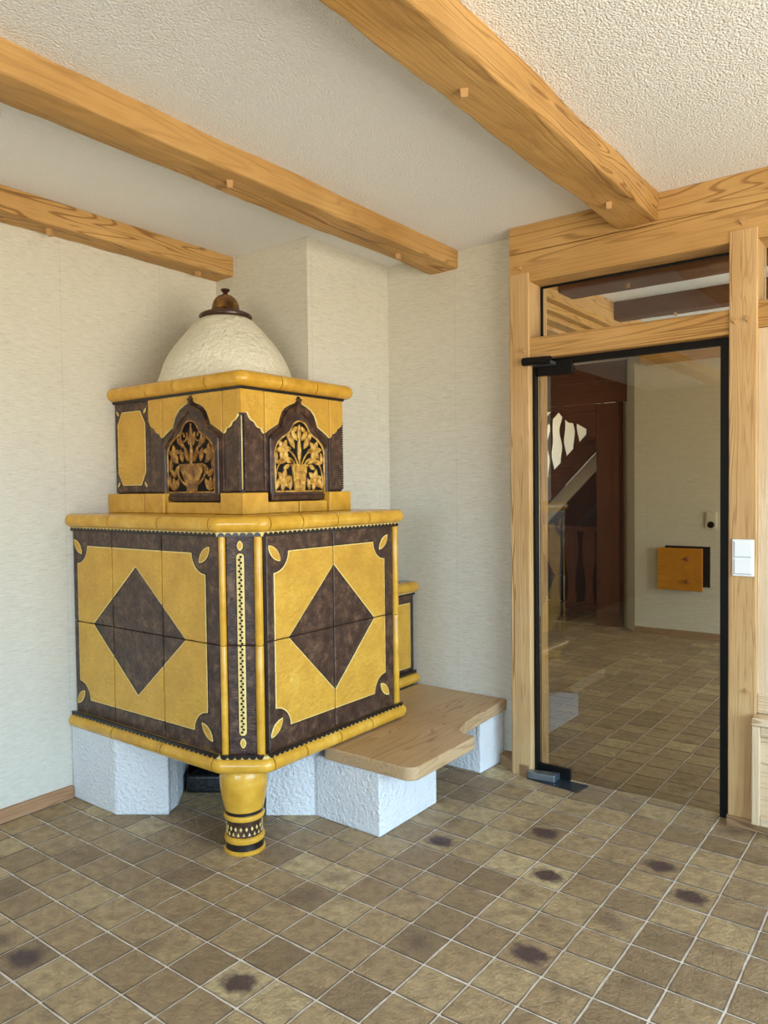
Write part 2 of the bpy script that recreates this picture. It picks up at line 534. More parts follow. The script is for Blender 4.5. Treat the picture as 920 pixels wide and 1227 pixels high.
def bullnose(z0, z1, p):
    r = (z1 - z0) / 2; zc = (z0 + z1) / 2
    pr = [(-.03, z0), (p - r, z0)]
    for i in range(1, 12):
        t = -math.pi/2 + math.pi * i / 12
        pr.append((p - r + r * math.cos(t), zc + r * math.sin(t)))
    pr += [(p - r, z1), (-.03, z1)]
    return pr

def tube(vs, fs, pts, rad, n=6):
    """append a round tube along 3-D points"""
    b = len(vs); m = len(pts)
    for i, p in enumerate(pts):
        p = Vector(p)
        d = (Vector(pts[min(i+1, m-1)]) - Vector(pts[max(i-1, 0)])).normalized()
        u = d.orthogonal().normalized() if i == 0 else (u - d * u.dot(d)).normalized()
        w = d.cross(u)
        rr = rad(i / (m-1)) if callable(rad) else rad
        for k in range(n):
            t = 2*math.pi*k/n
            vs.append(p + u * (rr*math.cos(t)) + w * (rr*math.sin(t)))
    for i in range(m-1):
        for k in range(n):
            l = (k+1) % n
            fs.append((b+i*n+k, b+i*n+l, b+(i+1)*n+l, b+(i+1)*n+k))
    fs.append(tuple(range(b, b+n))[::-1]); fs.append(tuple(range(b+(m-1)*n, b+m*n)))

class Frame:
    """face-local coordinates: u across, z up, n outwards"""
    def __init__(s, kind, plane):
        s.k = kind; s.p = plane
    def __call__(s, u, z, n=0.0):
        if s.k == 'F': return Vector((u, s.p - n, z))       # front faces look to -y, u = x
        return Vector((s.p + n, u, z))                       # side faces look to +x, u = y

def relief(name, fr, u0, u1, z0, z1, sdf, hfun, mat, parent, du=.004, thick=.012, gap=.0023):
    """one glazed tile: fine grid with relief, closed at its edges"""
    u0 += gap; u1 -= gap; z0 += gap; z1 -= gap
    nu = max(2, int((u1-u0)/du)); nz = max(2, int((z1-z0)/du))
    vs, vals, fs = [], [], []
    ed = .003
    for j in range(nz+1):
        z = z0 + (z1-z0)*j/nz
        for i in range(nu+1):
            u = u0 + (u1-u0)*i/nu
            s = sdf(u, z)
            e = min(u-u0, u1-u, z-z0, z1-z)
            h = hfun(u, z, s) - (.002 * (1 - e/ed)**2 if e < ed else 0)
            vs.append(fr(u, z, h)); vals.append(s)
    W = nu+1
    for j in range(nz):
        for i in range(nu):
            fs.append((j*W+i, j*W+i+1, (j+1)*W+i+1, (j+1)*W+i))
    loop = [i for i in range(W)] + [j*W+nu for j in range(1, nz+1)] + [nz*W+i for i in range(nu-1, -1, -1)] + [j*W for j in range(nz-1, 0, -1)]
    b = len(vs)
    for q in loop:
        i, j = q % W, q // W
        vs.append(fr(u0 + (u1-u0)*i/nu, z0 + (z1-z0)*j/nz, -thick)); vals.append(-.05)
    L = len(loop)
    for k in range(L):
        l = (k+1) % L
        fs.append((loop[l], loop[k], b+k, b+l))
    o = obj(name, vs, fs, mat, parent, attr={'motif': vals})
    if fr.k == 'S' or True:
        fix_normals(o)
    o.data.polygons.foreach_set('use_smooth', [i < nu*nz for i in range(len(o.data.polygons))]); sharp(o, 60)
    return o

def smoothstep(a, b, x):
    t = min(1, max(0, (x-a)/(b-a))); return t*t*(3-2*t)

# ================================================================== the room
floor = struct(box('floor', -4.75, 2.45, -3.35, 9.15, -.12, -.0027, M['grout']), 'brown quarry tile floor running through room and hall', 'floor')
STOVE_BASE = [(-3.3, 1.86), (-2.84, 1.86), (-2.15, 2.36), (-1.82, 2.36), (-1.82, 2.74), (-2.1, 2.74), (-2.1, 3.5), (-3.3, 3.5)]
def inside(poly, x, y):
    c = False
    for i in range(len(poly)):
        (x1, y1), (x2, y2) = poly[i], poly[i-1]
        if (y1 > y) != (y2 > y) and x < (x2-x1)*(y-y1)/(y2-y1)+x1: c = not c
    return c
Rm = cam.matrix_world.to_3x3().transposed()
def project(p):
    c = Rm @ (Vector(p) - Vector((0, 0, H)))
    if c.z > -.05: return None
    return (460 + 904.49 * c.x / -c.z, 613.5 - 904.49 * c.y / -c.z)

def tile_shape(seed):
    rnd = random.Random(seed)
    h = TP / 2 - .0031
    out = []
    for k in range(4):
        a = [(-h, -h), (h, -h), (h, h), (-h, h)][k]; b = [(h, -h), (h, h), (-h, h), (-h, -h)][k]
        out.append((a[0]*.975, a[1]*.975)) if False else None
        for f in (.008, .35, .65, .992):
            x = a[0]+(b[0]-a[0])*f; y = a[1]+(b[1]-a[1])*f
            w = rnd.uniform(-.0012, .0012)
            nx, ny = (b[1]-a[1]), -(b[0]-a[0]); l = math.hypot(nx, ny)
            out.append((x + nx/l*w, y + ny/l*w))
    n = len(out)
    vs, fs = [], []
    for (s, z) in ((1.0, -.006), (1.0, -.0022), (.985, -.0004), (.955, 0.0)):
        vs += [(p[0]*s, p[1]*s, z) for p in out]
    for r_ in range(3):
        for i in range(n):
            j = (i+1) % n
            fs.append((r_*n+i, r_*n+j, (r_+1)*n+j, (r_+1)*n+i))
    fs.append(tuple(range(3*n, 4*n)))
    return vs, fs
shapes = [tile_shape(i) for i in range(6)]
cells = []
for i in range(60):
    for j in range(95):
        cx = TX0 + (i+.5)*TP; cy = TY0 + (j+.5)*TP
        if not (-4.6 < cx < XR and YR - .1 < cy < 9.0): continue
        if cy > 3.4 and cx < -4.6: continue
        if cx < XW - .08 and cy < 3.45: continue
        cells.append((i, j, cx, cy))
def view_area(cx, cy):
    if inside(STOVE_BASE, cx, cy): return 0
    pts = [project((cx+a, cy+b, 0)) for a, b in ((-.07, -.07), (.07, -.07), (.07, .07), (-.07, .07))]
    if any(p is None for p in pts): return 0
    mx = sum(p[0] for p in pts)/4; my = sum(p[1] for p in pts)/4
    if not (-25 < mx < 945 and -20 < my < 1255): return 0
    if cy > 3.36 and not (650 < mx < 868 and my < 975): return 0
    return abs(sum(pts[k][0]*pts[(k+1) % 4][1]-pts[(k+1) % 4][0]*pts[k][1] for k in range(4)))/2
ranked = sorted(cells, key=lambda c: -view_area(c[2], c[3]))
single = [c for c in ranked[:300] if view_area(c[2], c[3]) > 0]
single_set = {(c[0], c[1]) for c in single}
def unproject_floor(px, py):
    d = cam.matrix_world.to_3x3() @ Vector((px-460, -(py-613.5), -904.49))
    t = -H / d.z
    return (d.x*t, d.y*t)
def cell_of(px, py):
    x, y = unproject_floor(px, py)
    return (int((x-TX0)//TP), int((y-TY0)//TP))
strong = {cell_of(*p) for p in [(290, 1172), (45, 1138), (658, 997), (662, 1050), (633, 1142), (796, 1040), (833, 1075), (534, 1007)]}
faint = {cell_of(*p) for p in [(373, 1072), (20, 1115), (735, 1105), (415, 1050), (500, 1130), (862, 990)]}
tile_me = []
for (v, f) in shapes:
    per = []
    for mk in ('tile', 'tile_blot', 'tile_faint'):
        me = bpy.data.meshes.new('floor_tile'); me.from_pydata(v, [], f); me.materials.append(M[mk]); me.update()
        per.append(me)
    tile_me.append(per)
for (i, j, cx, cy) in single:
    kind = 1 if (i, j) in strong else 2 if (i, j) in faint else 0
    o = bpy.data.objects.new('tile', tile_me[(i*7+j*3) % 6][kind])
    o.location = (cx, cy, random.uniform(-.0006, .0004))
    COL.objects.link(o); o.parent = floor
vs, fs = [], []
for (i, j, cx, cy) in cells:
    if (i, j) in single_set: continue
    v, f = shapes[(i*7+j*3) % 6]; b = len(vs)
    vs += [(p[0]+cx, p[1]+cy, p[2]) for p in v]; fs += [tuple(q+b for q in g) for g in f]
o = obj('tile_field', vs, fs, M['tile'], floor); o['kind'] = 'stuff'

def wall_with_hole(name, axis, pos, th, a0, a1, z0, z1, hole, mat):
    """slab at axis=pos..pos+th spanning a0..a1 with a rectangular opening"""
    h0, h1, g0, g1 = hole
    rects = [(a0, h0, z0, z1), (h1, a1, z0, z1), (h0, h1, z0, g0), (h0, h1, g1, z1)]
    p0, p1 = min(pos, pos+th), max(pos, pos+th)
    bx = [((p0, p1, a, b, c, d) if axis == 'x' else (a, b, p0, p1, c, d)) for (a, b, c, d) in rects]
    return struct(multibox(name, bx, mat))

ceiling = struct(box('ceiling', -4.75, 2.45, -3.35, 9.15, ZC, ZC + .12, M['ceiling']), 'white textured plaster ceiling between timber beams', 'ceiling')
struct(box('wall_left', XW - .12, XW, -.30, 3.45, 0, ZC, M['paper']), 'grasscloth papered wall behind the tiled stove', 'wall')
struct(box('wall_left_rear', XW - .12, XW, -3.35, -.30, 0, ZC, M['dark_z']), 'unseen wall, dark wood added to keep the glass reflection dark', 'wall')  # dark wood added out of view so the door glass reflects little
wall_with_hole('wall_rear', 'y', YR, -.15, XW, XR, 0, ZC, WIN_B, M['dark_z'])  # unseen rear wall, made dark to cut haze in the door glass
bx = []
for (lo, hi, w) in ((-3.35, 3.42, WIN_R), (3.42, 9.15, WIN_H)):
    bx += [(XR, XR+.15, lo, w[0], 0, ZC), (XR, XR+.15, w[1], hi, 0, ZC), (XR, XR+.15, w[0], w[1], 0, w[2]), (XR, XR+.15, w[0], w[1], w[3], ZC)]
struct(multibox('wall_right', bx, M['paper']))
struct(box('wall_back', XW, -1.742, YB, YB + .09, 0, ZC, M['paper']), 'grasscloth papered wall between the chimney breast and the door frame', 'wall')
struct(box('wall_back_far_right', 1.3, XR, YB, YB + .09, 0, ZC, M['paper']))
struct(box('wall_chimney', XW, -2.524, 2.735, YB, 0, ZC, M['paper']), 'papered chimney breast standing behind the stove', 'wall')
# skirting
struct(box('baseboard_left', XW, XW + .018, -.30, 1.838, 0, .058, M['base_y'], bevel=.003), 'brown wooden skirting along the papered wall beside the stove', 'baseboard')
struct(prism('baseboard_back', [(-1.806, YB), (-1.806, 3.325), (-1.70, 3.262), (-1.612, 3.245), (-1.612, YB)], 0, .052, M['base_x']), 'brown wooden plinth block at the foot of the door post', 'baseboard')

# ------------------------------------------------------------------ ceiling beams
def peg(parent, loc, size=.022, axis='z', seed=0):
    """square-cut wooden peg end"""
    rnd = random.Random(seed)
    bm = bmesh.new(); bmesh.ops.create_cube(bm, size=1.0)
    for v in bm.verts:
        far = {'z': v.co.z < 0, 'y': v.co.y < 0}[axis]
        s = .72 if far else 1.0
        if axis == 'z': v.co = Vector((v.co.x*size*s, v.co.y*size*s, v.co.z*size*1.5))
        else: v.co = Vector((v.co.x*size*s, v.co.y*size*1.5, v.co.z*size*s))
    bmesh.ops.rotate(bm, verts=bm.verts, cent=(0, 0, 0), matrix=Matrix.Rotation(rnd.uniform(.2, .9), 3, 'Z' if axis == 'z' else 'Y'))
    bmesh.ops.translate(bm, verts=bm.verts, vec=Vector(loc))
    me = bpy.data.meshes.new('peg'); bm.to_mesh(me); bm.free(); me.materials.append(M['peg'])
    o = bpy.data.objects.new('peg', me); COL.objects.link(o); o.parent = parent

def beam(name, x0, x1, y0, y1, z0, label, pegs, seed):
    t = empty(name)
    rough_beam('timber', 'y', y0, y1, x0, x1, z0, ZC + .01, M['wood_y'], t, amp=.011, r=.010, seed=seed)
    for i, (x, y) in enumerate(pegs): peg(t, (x, y, z0 - .006), .026, 'z', seed*10+i)
    return tag(t, label, 'beam', 'hewn ceiling beams')
beam('ceiling_beam', -1.178, -1.006, YR, 3.262, 2.50, 'hewn pine ceiling beam ending on the lintel above the glass door', [(-1.108, 1.857), (-1.10, 2.94), (-1.09, .7)], 1)
beam('ceiling_beam', -2.24, -2.066, YR, YB, 2.522, 'hewn pine ceiling beam ending on the papered wall between stove and door', [(-2.14, 1.91), (-2.16, 2.99), (-2.15, .8)], 2)
beam('ceiling_beam', XW, -3.05, -.3, 2.735, 2.512, 'hewn pine ceiling beam running along the wall above the stove to the chimney breast', [(-3.112, 1.755), (-3.112, 2.55)], 3)

# ------------------------------------------------------------------ timber door frame
YF = 3.262
t = empty('lintel_beam')
rough_beam('upper_board', 'x', -1.706, 1.3, YF + .003, 3.43, 2.489, ZC, M['wood_x'], t, amp=.0012, r=.003, seed=11)
rough_beam('lower_board', 'x', -1.704, 1.3, YF, 3.43, 2.347, 2.4865, M['wood_x'], t, amp=.0025, r=.008, seed=12)
peg(t, (-1.647, YF, 2.416), .020, 'y', 1); peg(t, (-.679, YF, 2.42), .022, 'y', 2); peg(t, (.2, YF, 2.42), .022, 'y', 3)
tag(t, 'wide two-board pine lintel spanning over the glass door under the ceiling', 'lintel')

t = empty('timber_post')
rough_beam('timber', 'z', .0, 2.389, -1.706, -1.602, YF - .006, 3.455, M['wood_z'], t, amp=.0022, r=.006, seed=13)
peg(t, (-1.628, YF - .006, 2.027), .018, 'y', 4)
tag(t, 'pine post on the hinge side of the glass door', 'post', 'door frame posts')
t = empty('timber_post')
rough_beam('timber', 'z', .0, 2.389, -.729, -.624, YF - .006, 3.43, M['wood_z'], t, amp=.0022, r=.006, seed=14)
peg(t, (-.706, YF - .006, 2.036), .022, 'y', 5); peg(t, (-.656, YF - .006, 2.036), .022, 'y', 6); peg(t, (-.655, YF - .006, .56), .018, 'y', 7)
tag(t, 'pine post carrying the white light switch', 'post', 'door frame posts')
t = empty('transom_rail')
rough_beam('timber', 'x', -1.6025, -.7285, YF + .004, 3.43, 1.986, 2.086, M['wood_x'], t, amp=.0020, r=.004, seed=15)
tag(t, 'horizontal pine rail between the posts just above the glass door', 'rail')
t = empty('trim_1'); struct(t, 'narrow moulded pine strip between wallpaper and hinge post', 'trim')
box('strip', -1.745, -1.727, 3.36, YB + .05, 0, ZC, M['wood_z'], t, .004)
box('strip', -1.727, -1.7065, 3.325, YB + .05, 0, ZC, M['wood_z'], t, .005)
struct(box('baseboard_right', -.732, 1.3, 3.246, YF - .0085, 0, .046, M['base_x'], bevel=.003), 'low wooden skirting in front of the switch post', 'baseboard')

# transom pane
w = empty('window_1'); struct(w, 'clear glass transom between lintel and rail above the door', 'window')
box('pane', -1.600, -.731, 3.385, 3.391, 2.088, 2.345, M['glass_clear'], w)
multibox('bead', [(-1.600, -1.588, 3.378, 3.384, 2.088, 2.345), (-1.588, -.731, 3.378, 3.384, 2.335, 2.345)], M['black_metal'], w)

# ------------------------------------------------------------------ glass door
d = empty('door_1'); struct(d, 'frameless tinted glass door with black edge and pivot fittings', 'door')
me_o = obj('glass_pane', [(x, y, z) for y in (3.326, 3.334) for (x, z) in ((-1.588, .006), (-.742, .006), (-.742, 1.962), (-1.588, 1.962))],
           [(0, 1, 2, 3), (7, 6, 5, 4), (0, 4, 5, 1), (1, 5, 6, 2), (2, 6, 7, 3), (3, 7, 4, 0)], None, d,
           slots=[M['glass_door'], M['glass_back']], fmat=[0, 1, 1, 1, 1, 1])
box('edge_strip', -1.6015, -1.590, 3.290, 3.345, 0.0, 1.985, M['black_metal'], d)  # black strip along the post side at the glass edge
box('edge_strip', -1.590, -.7295, 3.318, 3.345, 1.956, 1.9855, M['black_metal'], d)
box('edge_strip', -.773, -.7295, 3.315, 3.345, 0.0, 1.956, M['black_metal'], d)
# upper pivot
f = box('pivot_fitting', -1.590, -1.412, 3.305, 3.325, 1.908, 1.978, M['black_metal'], d, .003)
bm_v, bm_f = [], []
tube(bm_v, bm_f, [(-1.628, 3.245, 1.972), (-1.600, 3.245, 1.972), (-1.49, 3.245, 1.968)], .019, 12)
o = obj('pivot_arm', bm_v, bm_f, M['black_metal'], f); fix_normals(o)
box('pivot_clip', -1.62, -1.49, 3.2455, 3.305, 1.952, 1.968, M['steel'], f, .002)
# lower pivot with floor plate
f = box('pivot_fitting', -1.604, -1.428, 3.304, 3.324, .004, .058, M['black_metal'], d, .003)
prism('hinge_arm', [(-1.615, 3.232), (-1.603, 3.222), (-1.585, 3.222), (-1.476, 3.236), (-1.476, 3.30), (-1.603, 3.262), (-1.615, 3.25)], .0065, .038, M['steel'], f, .003)
prism('floor_plate', [(-1.61, 3.225), (-1.35, 3.203), (-1.338, 3.303), (-1.60, 3.303)], .0005, .006, mat_plain('slate_grey_plate', lin('#3a4248'), .25, .4), d)

# ------------------------------------------------------------------ light switch on the post
t = empty('light_switch')
box('plate', -.712, -.632, 3.244, 3.2553, 1.020, 1.167, M['switch'], t, .003)
for (z0, z1) in ((1.030, 1.089), (1.098, 1.157)):
    rk = box('rocker', -.703, -.641, 3.239, 3.2445, z0, z1, M['switch'], t, .002)
    multibox('shadow_gap', [(-.705, -.703, 3.2425, 3.2445, z0, z1), (-.705, -.639, 3.2425, 3.2445, z0 - .0022, z0 - .0002)], M['switch_rim'], rk)
tag(t, 'white double rocker light switch on the pine post', 'light switch')

# ------------------------------------------------------------------ glazed screen and panelled box to the right of the post
w = empty('window_2'); struct(w, 'pale wooden framed glazed screen beyond the switch post', 'window')
rough_beam('head_rail', 'x', -.6235, 1.3, YF + .004, 3.43, 2.0, 2.105, M['wood_x'], w, amp=.002, r=.004, seed=21)
multibox('sash_frame', [(-.6235, -.585, 3.275, 3.33, .55, 1.998), (-.585, .56, 3.275, 3.33, 1.945, 1.998), (-.585, .56, 3.275, 3.33, .55, .60), (.50, .56, 3.275, 3.33, .60, 1.945)], M['pale_z'], w)
box('pane', -.585, .50, 3.30, 3.306, .60, 1.945, M['glass_clear'], w)
box('pane', -.6235, 1.3, 3.385, 3.391, 2.107, 2.345, M['glass_clear'], w)
box('side_post', .56, 1.3, YF, 3.43, 0, 2.347, M['wood_z'], w)
box('sill', -.6235, .56, 3.27, 3.43, .474, .55, M['pale_x'], w, .004)
t = empty('panelled_box')
box('carcase', -.626, .55, 3.222, 3.245, .047, .44, M['pale_x'], t)
box('top', -.632, .555, 3.196, 3.2545, .44, .472, M['pale_x'], t, .006)
box('top_back', -.620, .555, 3.2548, 3.42, .44, .472, M['pale_x'], t)
box('stile', -.630, -.600, 3.200, 3.222, .047, .439, M['pale_z'], t, .004)
box('stile', .10, .15, 3.200, 3.222, .047, .439, M['pale_z'], t, .004)
box('rail', -.600, .10, 3.202, 3.222, .404, .439, M['pale_x'], t, .004)
box('rail', -.600, .10, 3.202, 3.222, .047, .085, M['pale_x'], t, .004)
box('carcase_side', .52, .55, 3.2455, 3.42, .047, .4395, M['pale_z'], t)
tag(t, 'pale wooden panelled box seat standing against the switch post', 'box seat')

# ================================================================== the tiled stove
ST = empty('tiled_stove')
tag(ST, 'yellow and brown glazed tiled stove with a cream dome', 'stove')
XL = XW + .001
FY, SX = 1.871, -2.065            # tile planes of the lower body: front and side
CF, CS = -2.197, 1.967            # where the chamfer leaves the front / side plane
SYE = 2.822                       # rear end of the side face
lo_plan = [(XL, FY), (CF, FY), (SX, CS), (SX, SYE)]
def inset_plan(d): return [(XL, FY + d), (CF - d*.35, FY + d), (SX - d, CS + d*.4), (SX - d, SYE)]
ZT0, ZT1, ZM = .384, 1.222, .803
core = prism('lower_core', inset_plan(.013) + [(-2.5, SYE), (-2.5, 2.733), (XL, 2.733)], .330, 1.270, M['mortar'], ST)
slab = prism('top_slab', inset_plan(.004)[:3] + [(SX - .004, SYE + .02), (-2.5, SYE + .02), (-2.5, 2.733), (XL, 2.733)], 1.2705, 1.2875, M['yellow'], ST)
prism('rear_tile', [(-2.52, SYE - .001), (SX - .004, SYE - .001), (SX - .004, SYE + .012), (-2.52, SYE + .012)], .39, 1.222, M['brown'], ST)

def sd_lens(u, z, cx, cz, ang, L, Wd):
    c, s = math.cos(ang), math.sin(ang)
    a = (u-cx)*c + (z-cz)*s; b = -(u-cx)*s + (z-cz)*c
    # intersection of two circles
    R = (L*L + Wd*Wd) / (2*Wd) / 1.0
    off = R - Wd
    return min(R - math.hypot(a, b-off), R - math.hypot(a, b+off))

def panel_sdf(u0, u1, z0, z1, dcx, dcz, dw, dh, cut=.080):
    corners = [(u0, z0, 1, 1), (u1, z0, -1, 1), (u0, z1, 1, -1), (u1, z1, -1, -1)]
    nrm = 1 / math.hypot(1/dw, 1/dh)
    def f(u, z):
        s = min(u-u0, u1-u, z-z0, z1-z)
        lens = -1
        for (cu, cz, su, sz) in corners:
            dd = math.hypot(u-cu, z-cz)
            s = min(s, dd - cut)
            if dd < .14:
                ang = math.atan2(sz, su)
                lens = max(lens, sd_lens(u, z, cu + su*.006, cz + sz*.006, ang, .046, .019))
        dia = (1 - abs(u-dcx)/dw - abs(z-dcz)/dh) * nrm
        s = min(s, -dia)
        return max(s, lens)
    return f
def panel_h(u, z, s):
    # yellow field a touch proud, slip line raised, ripple on the field
    h = .0022 * smoothstep(-.003, .003, s)
    h += .0016 * math.exp(-((s - .002)/.0022)**2)
    if s > .004: h += .0019 * noise.noise(Vector((u*34, z*75, 3)))
    else: h += .0007 * noise.noise(Vector((u*60, z*60, 9)))
    return h

FF = Frame('F', FY); FS = Frame('S', SX)
sdF = panel_sdf(-3.150, -2.270, .455, 1.147, -2.713, .803, .317, .268)
sdS = panel_sdf(2.025, 2.722, .468, 1.150, 2.372, .811, .270, .262)
part = empty('front_tile_field'); part.parent = ST
us = [XL + .001, -2.884, -2.540, CF + .004]
for (z0, z1) in ((ZT0, ZM), (ZM, ZT1)):
    for k in range(3): relief('tile', FF, us[k], us[k+1], z0, z1, sdF, panel_h, M['pattern'], part)
part = empty('side_tile_field'); part.parent = ST
us = [CS + .022, 2.372, 2.790]
for (z0, z1) in ((ZT0, .811), (.811, ZT1)):
    for k in range(2): relief('tile', FS, us[k], us[k+1], z0, z1, sdS, panel_h, M['pattern'], part)

# chamfered corner: two brown tiles, two half-round pilasters, pierced bead slot
ca, cb = Vector((CF, FY, 0)), Vector((SX, CS, 0))
cu = (cb - ca).normalized(); cn = Vector((cu.y, -cu.x, 0)); cw = (cb - ca).length
class FrameC:
    k = 'C'
    def __call__(s, u, z, n=0.0): return ca + cu*u + cn*n + Vector((0, 0, z))
FC = FrameC()
def sdC(u, z):
    m = cw/2
    def slot(r):
        zz = min(max(z, .475), 1.135); return r - math.hypot(u-m, z-zz)
    ring = min(slot(.0145), .004)
    l = max(sd_lens(u, z, m, 1.178, R90, .020, .0115), sd_lens(u, z, m, .432, R90, .020, .0115))
    return max(ring, l)
def hC(u, z, s):
    m = cw/2
    zz = min(max(z, .475), 1.135); q = .0085 - math.hypot(u-m, z-zz)
    return .002*smoothstep(-.002, .002, s) + .0006*noise.noise(Vector((u*60, z*60, 2)))
part = empty('corner_tile_field'); part.parent = ST
for (z0, z1) in ((ZT0, ZM), (ZM, ZT1)):
    relief('tile', FC, .026, cw - .028, z0, z1, sdC, hC, M['pattern'], part, du=.0028)
vs, fs = [], []
nb = 62
for i in range(nb):
    z = .474 + (1.136-.474)*i/(nb-1)
    p = FC(cw/2 + .0030*(1 if i % 2 else -1), z, .0032)
    b = len(vs); r = .0062
    dirs_ = [cu*r, cn*r*.9, -cu*r, -cn*r*.9]
    vs += [p + Vector((0, 0, r*.95)), p - Vector((0, 0, r*.95))] + [p + q for q in dirs_]
    for k in range(4):
        l = (k+1) % 4
        fs += [(b, b+2+k, b+2+l), (b+1, b+2+l, b+2+k)]
fix_normals(obj('rope_bead', vs, fs, M['black'], ST))

def pilaster(centre, outv, along, r, z0, z1, parent):
    """half-round glazed rod"""
    vs, fs = [], []
    pr = [(-1.0, -.006/r)] + [(math.cos(math.pi - math.pi*i/10), math.sin(math.pi*i/10)) for i in range(11)] + [(1.0, -.006/r)]
    m = len(pr); zs = [z0, z0+.004, z1-.004, z1]
    for zi, z in enumerate(zs):
        s = .9 if zi in (0, 3) else 1
        for (a, b) in pr: vs.append(Vector(centre) + along*(a*r*s) + outv*(b*r*s) + Vector((0, 0, z)))
    for k in range(3):
        for i in range(m):
            j = (i+1) % m
            fs.append((k*m+i, k*m+j, (k+1)*m+j, (k+1)*m+i))
    fs.append(tuple(range(m))); fs.append(tuple(range(3*m, 4*m)))
    o = obj('pilaster', vs, fs, M['yellow'], parent); fix_normals(o)
    o.data.polygons.foreach_set('use_smooth', [len(p.vertices) == 4 for p in o.data.polygons]); sharp(o)
for (z0, z1) in ((ZT0 + .004, ZM - .001), (ZM + .001, ZT1 - .010)):
    pilaster(FC(.0135, 0), cn, cu, .0125, z0, z1, ST)
    pilaster(FC(cw - .0135, 0), (cn + Vector((1, 0, 0))).normalized(), (cu + Vector((0, 1, 0))).normalized(), .0155, z0, z1, ST)
    pilaster((SX - .002, SYE - .014, 0), Vector((1, 0, 0)), Vector((0, 1, 0)), .015, z0, z1, ST)
# dark reveals beside the pilasters
box('joint_strip', SX - .012, SX + .001, CS + .006, CS + .0215, ZT0, ZT1, M['black'], ST)

# bullnose courses of the lower body
def arc_corner(p0, c, p1, n=6):
    """rounded corner path"""
    out = []
    for i in range(n+1):
        t = i/n
        a = Vector(p0).lerp(Vector(c), t); b = Vector(c).lerp(Vector(p1), t)
        q = a.lerp(b, t); out.append((q.x, q.y))
    return out
def course(name, z0, z1, p, parent):
    pr = bullnose(z0, z1, p)
    g = .0028
    xs = [XL, -2.862, -2.523, -2.214]
    part = empty(name); part.parent = parent
    for k in range(3): sweep('bullnose_tile', [(xs[k]+g, FY), (xs[k+1]-g, FY)], pr, M['yellow'], part)
    c1 = arc_corner((CF - .012, FY), (CF, FY), (CF + .012*cu.x, FY + .012*cu.y), 5)
    c2 = arc_corner((SX - .012*cu.x, CS - .012*cu.y), (SX, CS), (SX, CS + .012), 5)
    sweep('bullnose_tile', [(xs[3]+g, FY)] + c1 + c2 + [(SX, 1.983-g)], pr, M['yellow'], part)
    ys = [1.983, 2.160, 2.368, 2.578]
    for k in range(3): sweep('bullnose_tile', [(SX, ys[k]+g), (SX, ys[k+1]-g)], pr, M['yellow'], part)
    e = arc_corner((SX, SYE - .012), (SX, SYE + .001), (SX - .014, SYE + .001), 5)
    sweep('bullnose_tile', [(SX, ys[3]+g)] + e + [(SX - .16, SYE + .001)], pr, M['yellow'], part)
course('upper_bullnose_course', 1.2295, 1.2885, .036, ST)
course('lower_bullnose_course', .3225, .3800, .040, ST)

# scalloped dark edging: little lunettes along the bullnoses
def scallops(name, path, z, up, out, w, hgt, mat, parent, strip=.004):
    vs, fs = [], []
    for i in range(len(path)-1):
        a, b = Vector(path[i]), Vector(path[i+1]); L = (b-a).length
        n = max(1, round(L/w)); d = (b-a)/n; dn = d.normalized(); nv = Vector((dn.y, -dn.x))
        for k in range(n):
            c = a + d*(k+.5); hw = d.length/2
            pts = [(-hw, -strip*up), (hw, -strip*up)] if up > 0 else [(-hw, strip), (hw, strip)]
            for q in range(9):
                t = math.pi*q/8
                pts.append((hw*.97*math.cos(t), up*hgt*math.sin(t)))
            base = len(vs)
            for (s, zz) in pts:
                for o_ in (out, out - .012):
                    vs.append((c.x + dn.x*s + nv.x*o_, c.y + dn.y*s + nv.y*o_, z + zz))
            m = len(pts)
            fs.append(tuple(base+2*q for q in range(m))); fs.append(tuple(base+2*q+1 for q in range(m))[::-1])
            for q in range(m):
                r_ = (q+1) % m
                fs.append((base+2*q, base+2*r_, base+2*r_+1, base+2*q+1))
    o = obj(name, vs, fs, mat, parent); fix_normals(o); o['kind'] = 'stuff'
edge_path = lo_plan
sweep('cream_fillet', edge_path, [(-.008, 1.2125), (.0085, 1.2125), (.0095, 1.2292), (-.008, 1.2292)], M['cream'], ST, False)
scallops('scallop_edging', edge_path, 1.2150, 1, .0105, .026, .0125, M['black'], ST, .003)
sweep('cream_fillet', edge_path, [(-.008, .3795), (.024, .3795), (.018, .3880), (-.008, .3880)], M['cream'], ST, False)
scallops('scallop_edging', edge_path, .3905, -1, .0255, .027, .0125, M['black'], ST, .0035)

# ---- upper body
UY, UX, UE = 2.100, -2.310, 2.733
UF, US = Frame('F', UY), Frame('S', UX)
BT0, BT1 = 1.2885, 1.375
UT0, UT1 = 1.378, 1.806
prism('upper_core', [(XL, UY + .012), (UX - .012, UY + .012), (UX - .012, UE), (XL, UE)], 1.289, 1.862, M['mortar'], ST)
# base course blocks
BY, BX = 2.055, -2.259
part = empty('plinth_course'); part.parent = ST
g = .0028
xs = [XL, -2.908, -2.765, -2.397]
for k in range(3):
    top = BT1 if k != 2 else 1.336
    box('plinth_tile', xs[k]+g, xs[k+1]-g, BY + (.012 if k == 2 else 0), UY + .011, BT0, top, M['yellow'], part, .003)
prism('plinth_tile', [(-2.397+g, BY), (BX, BY), (BX, 2.198-g), (UX - .011, 2.198-g), (UX - .011, UY + .011), (-2.397+g, UY + .011)], BT0, BT1, M['yellow'], part, .003)
ys = [2.198, 2.391, 2.576, 2.729]
for k in range(3):
    top = BT1 if k == 2 else 1.336
    box('plinth_tile', UX - .011, BX - (.012 if k != 2 else 0), ys[k]+g, ys[k+1]-g, BT0, top, M['yellow'], part, .003)

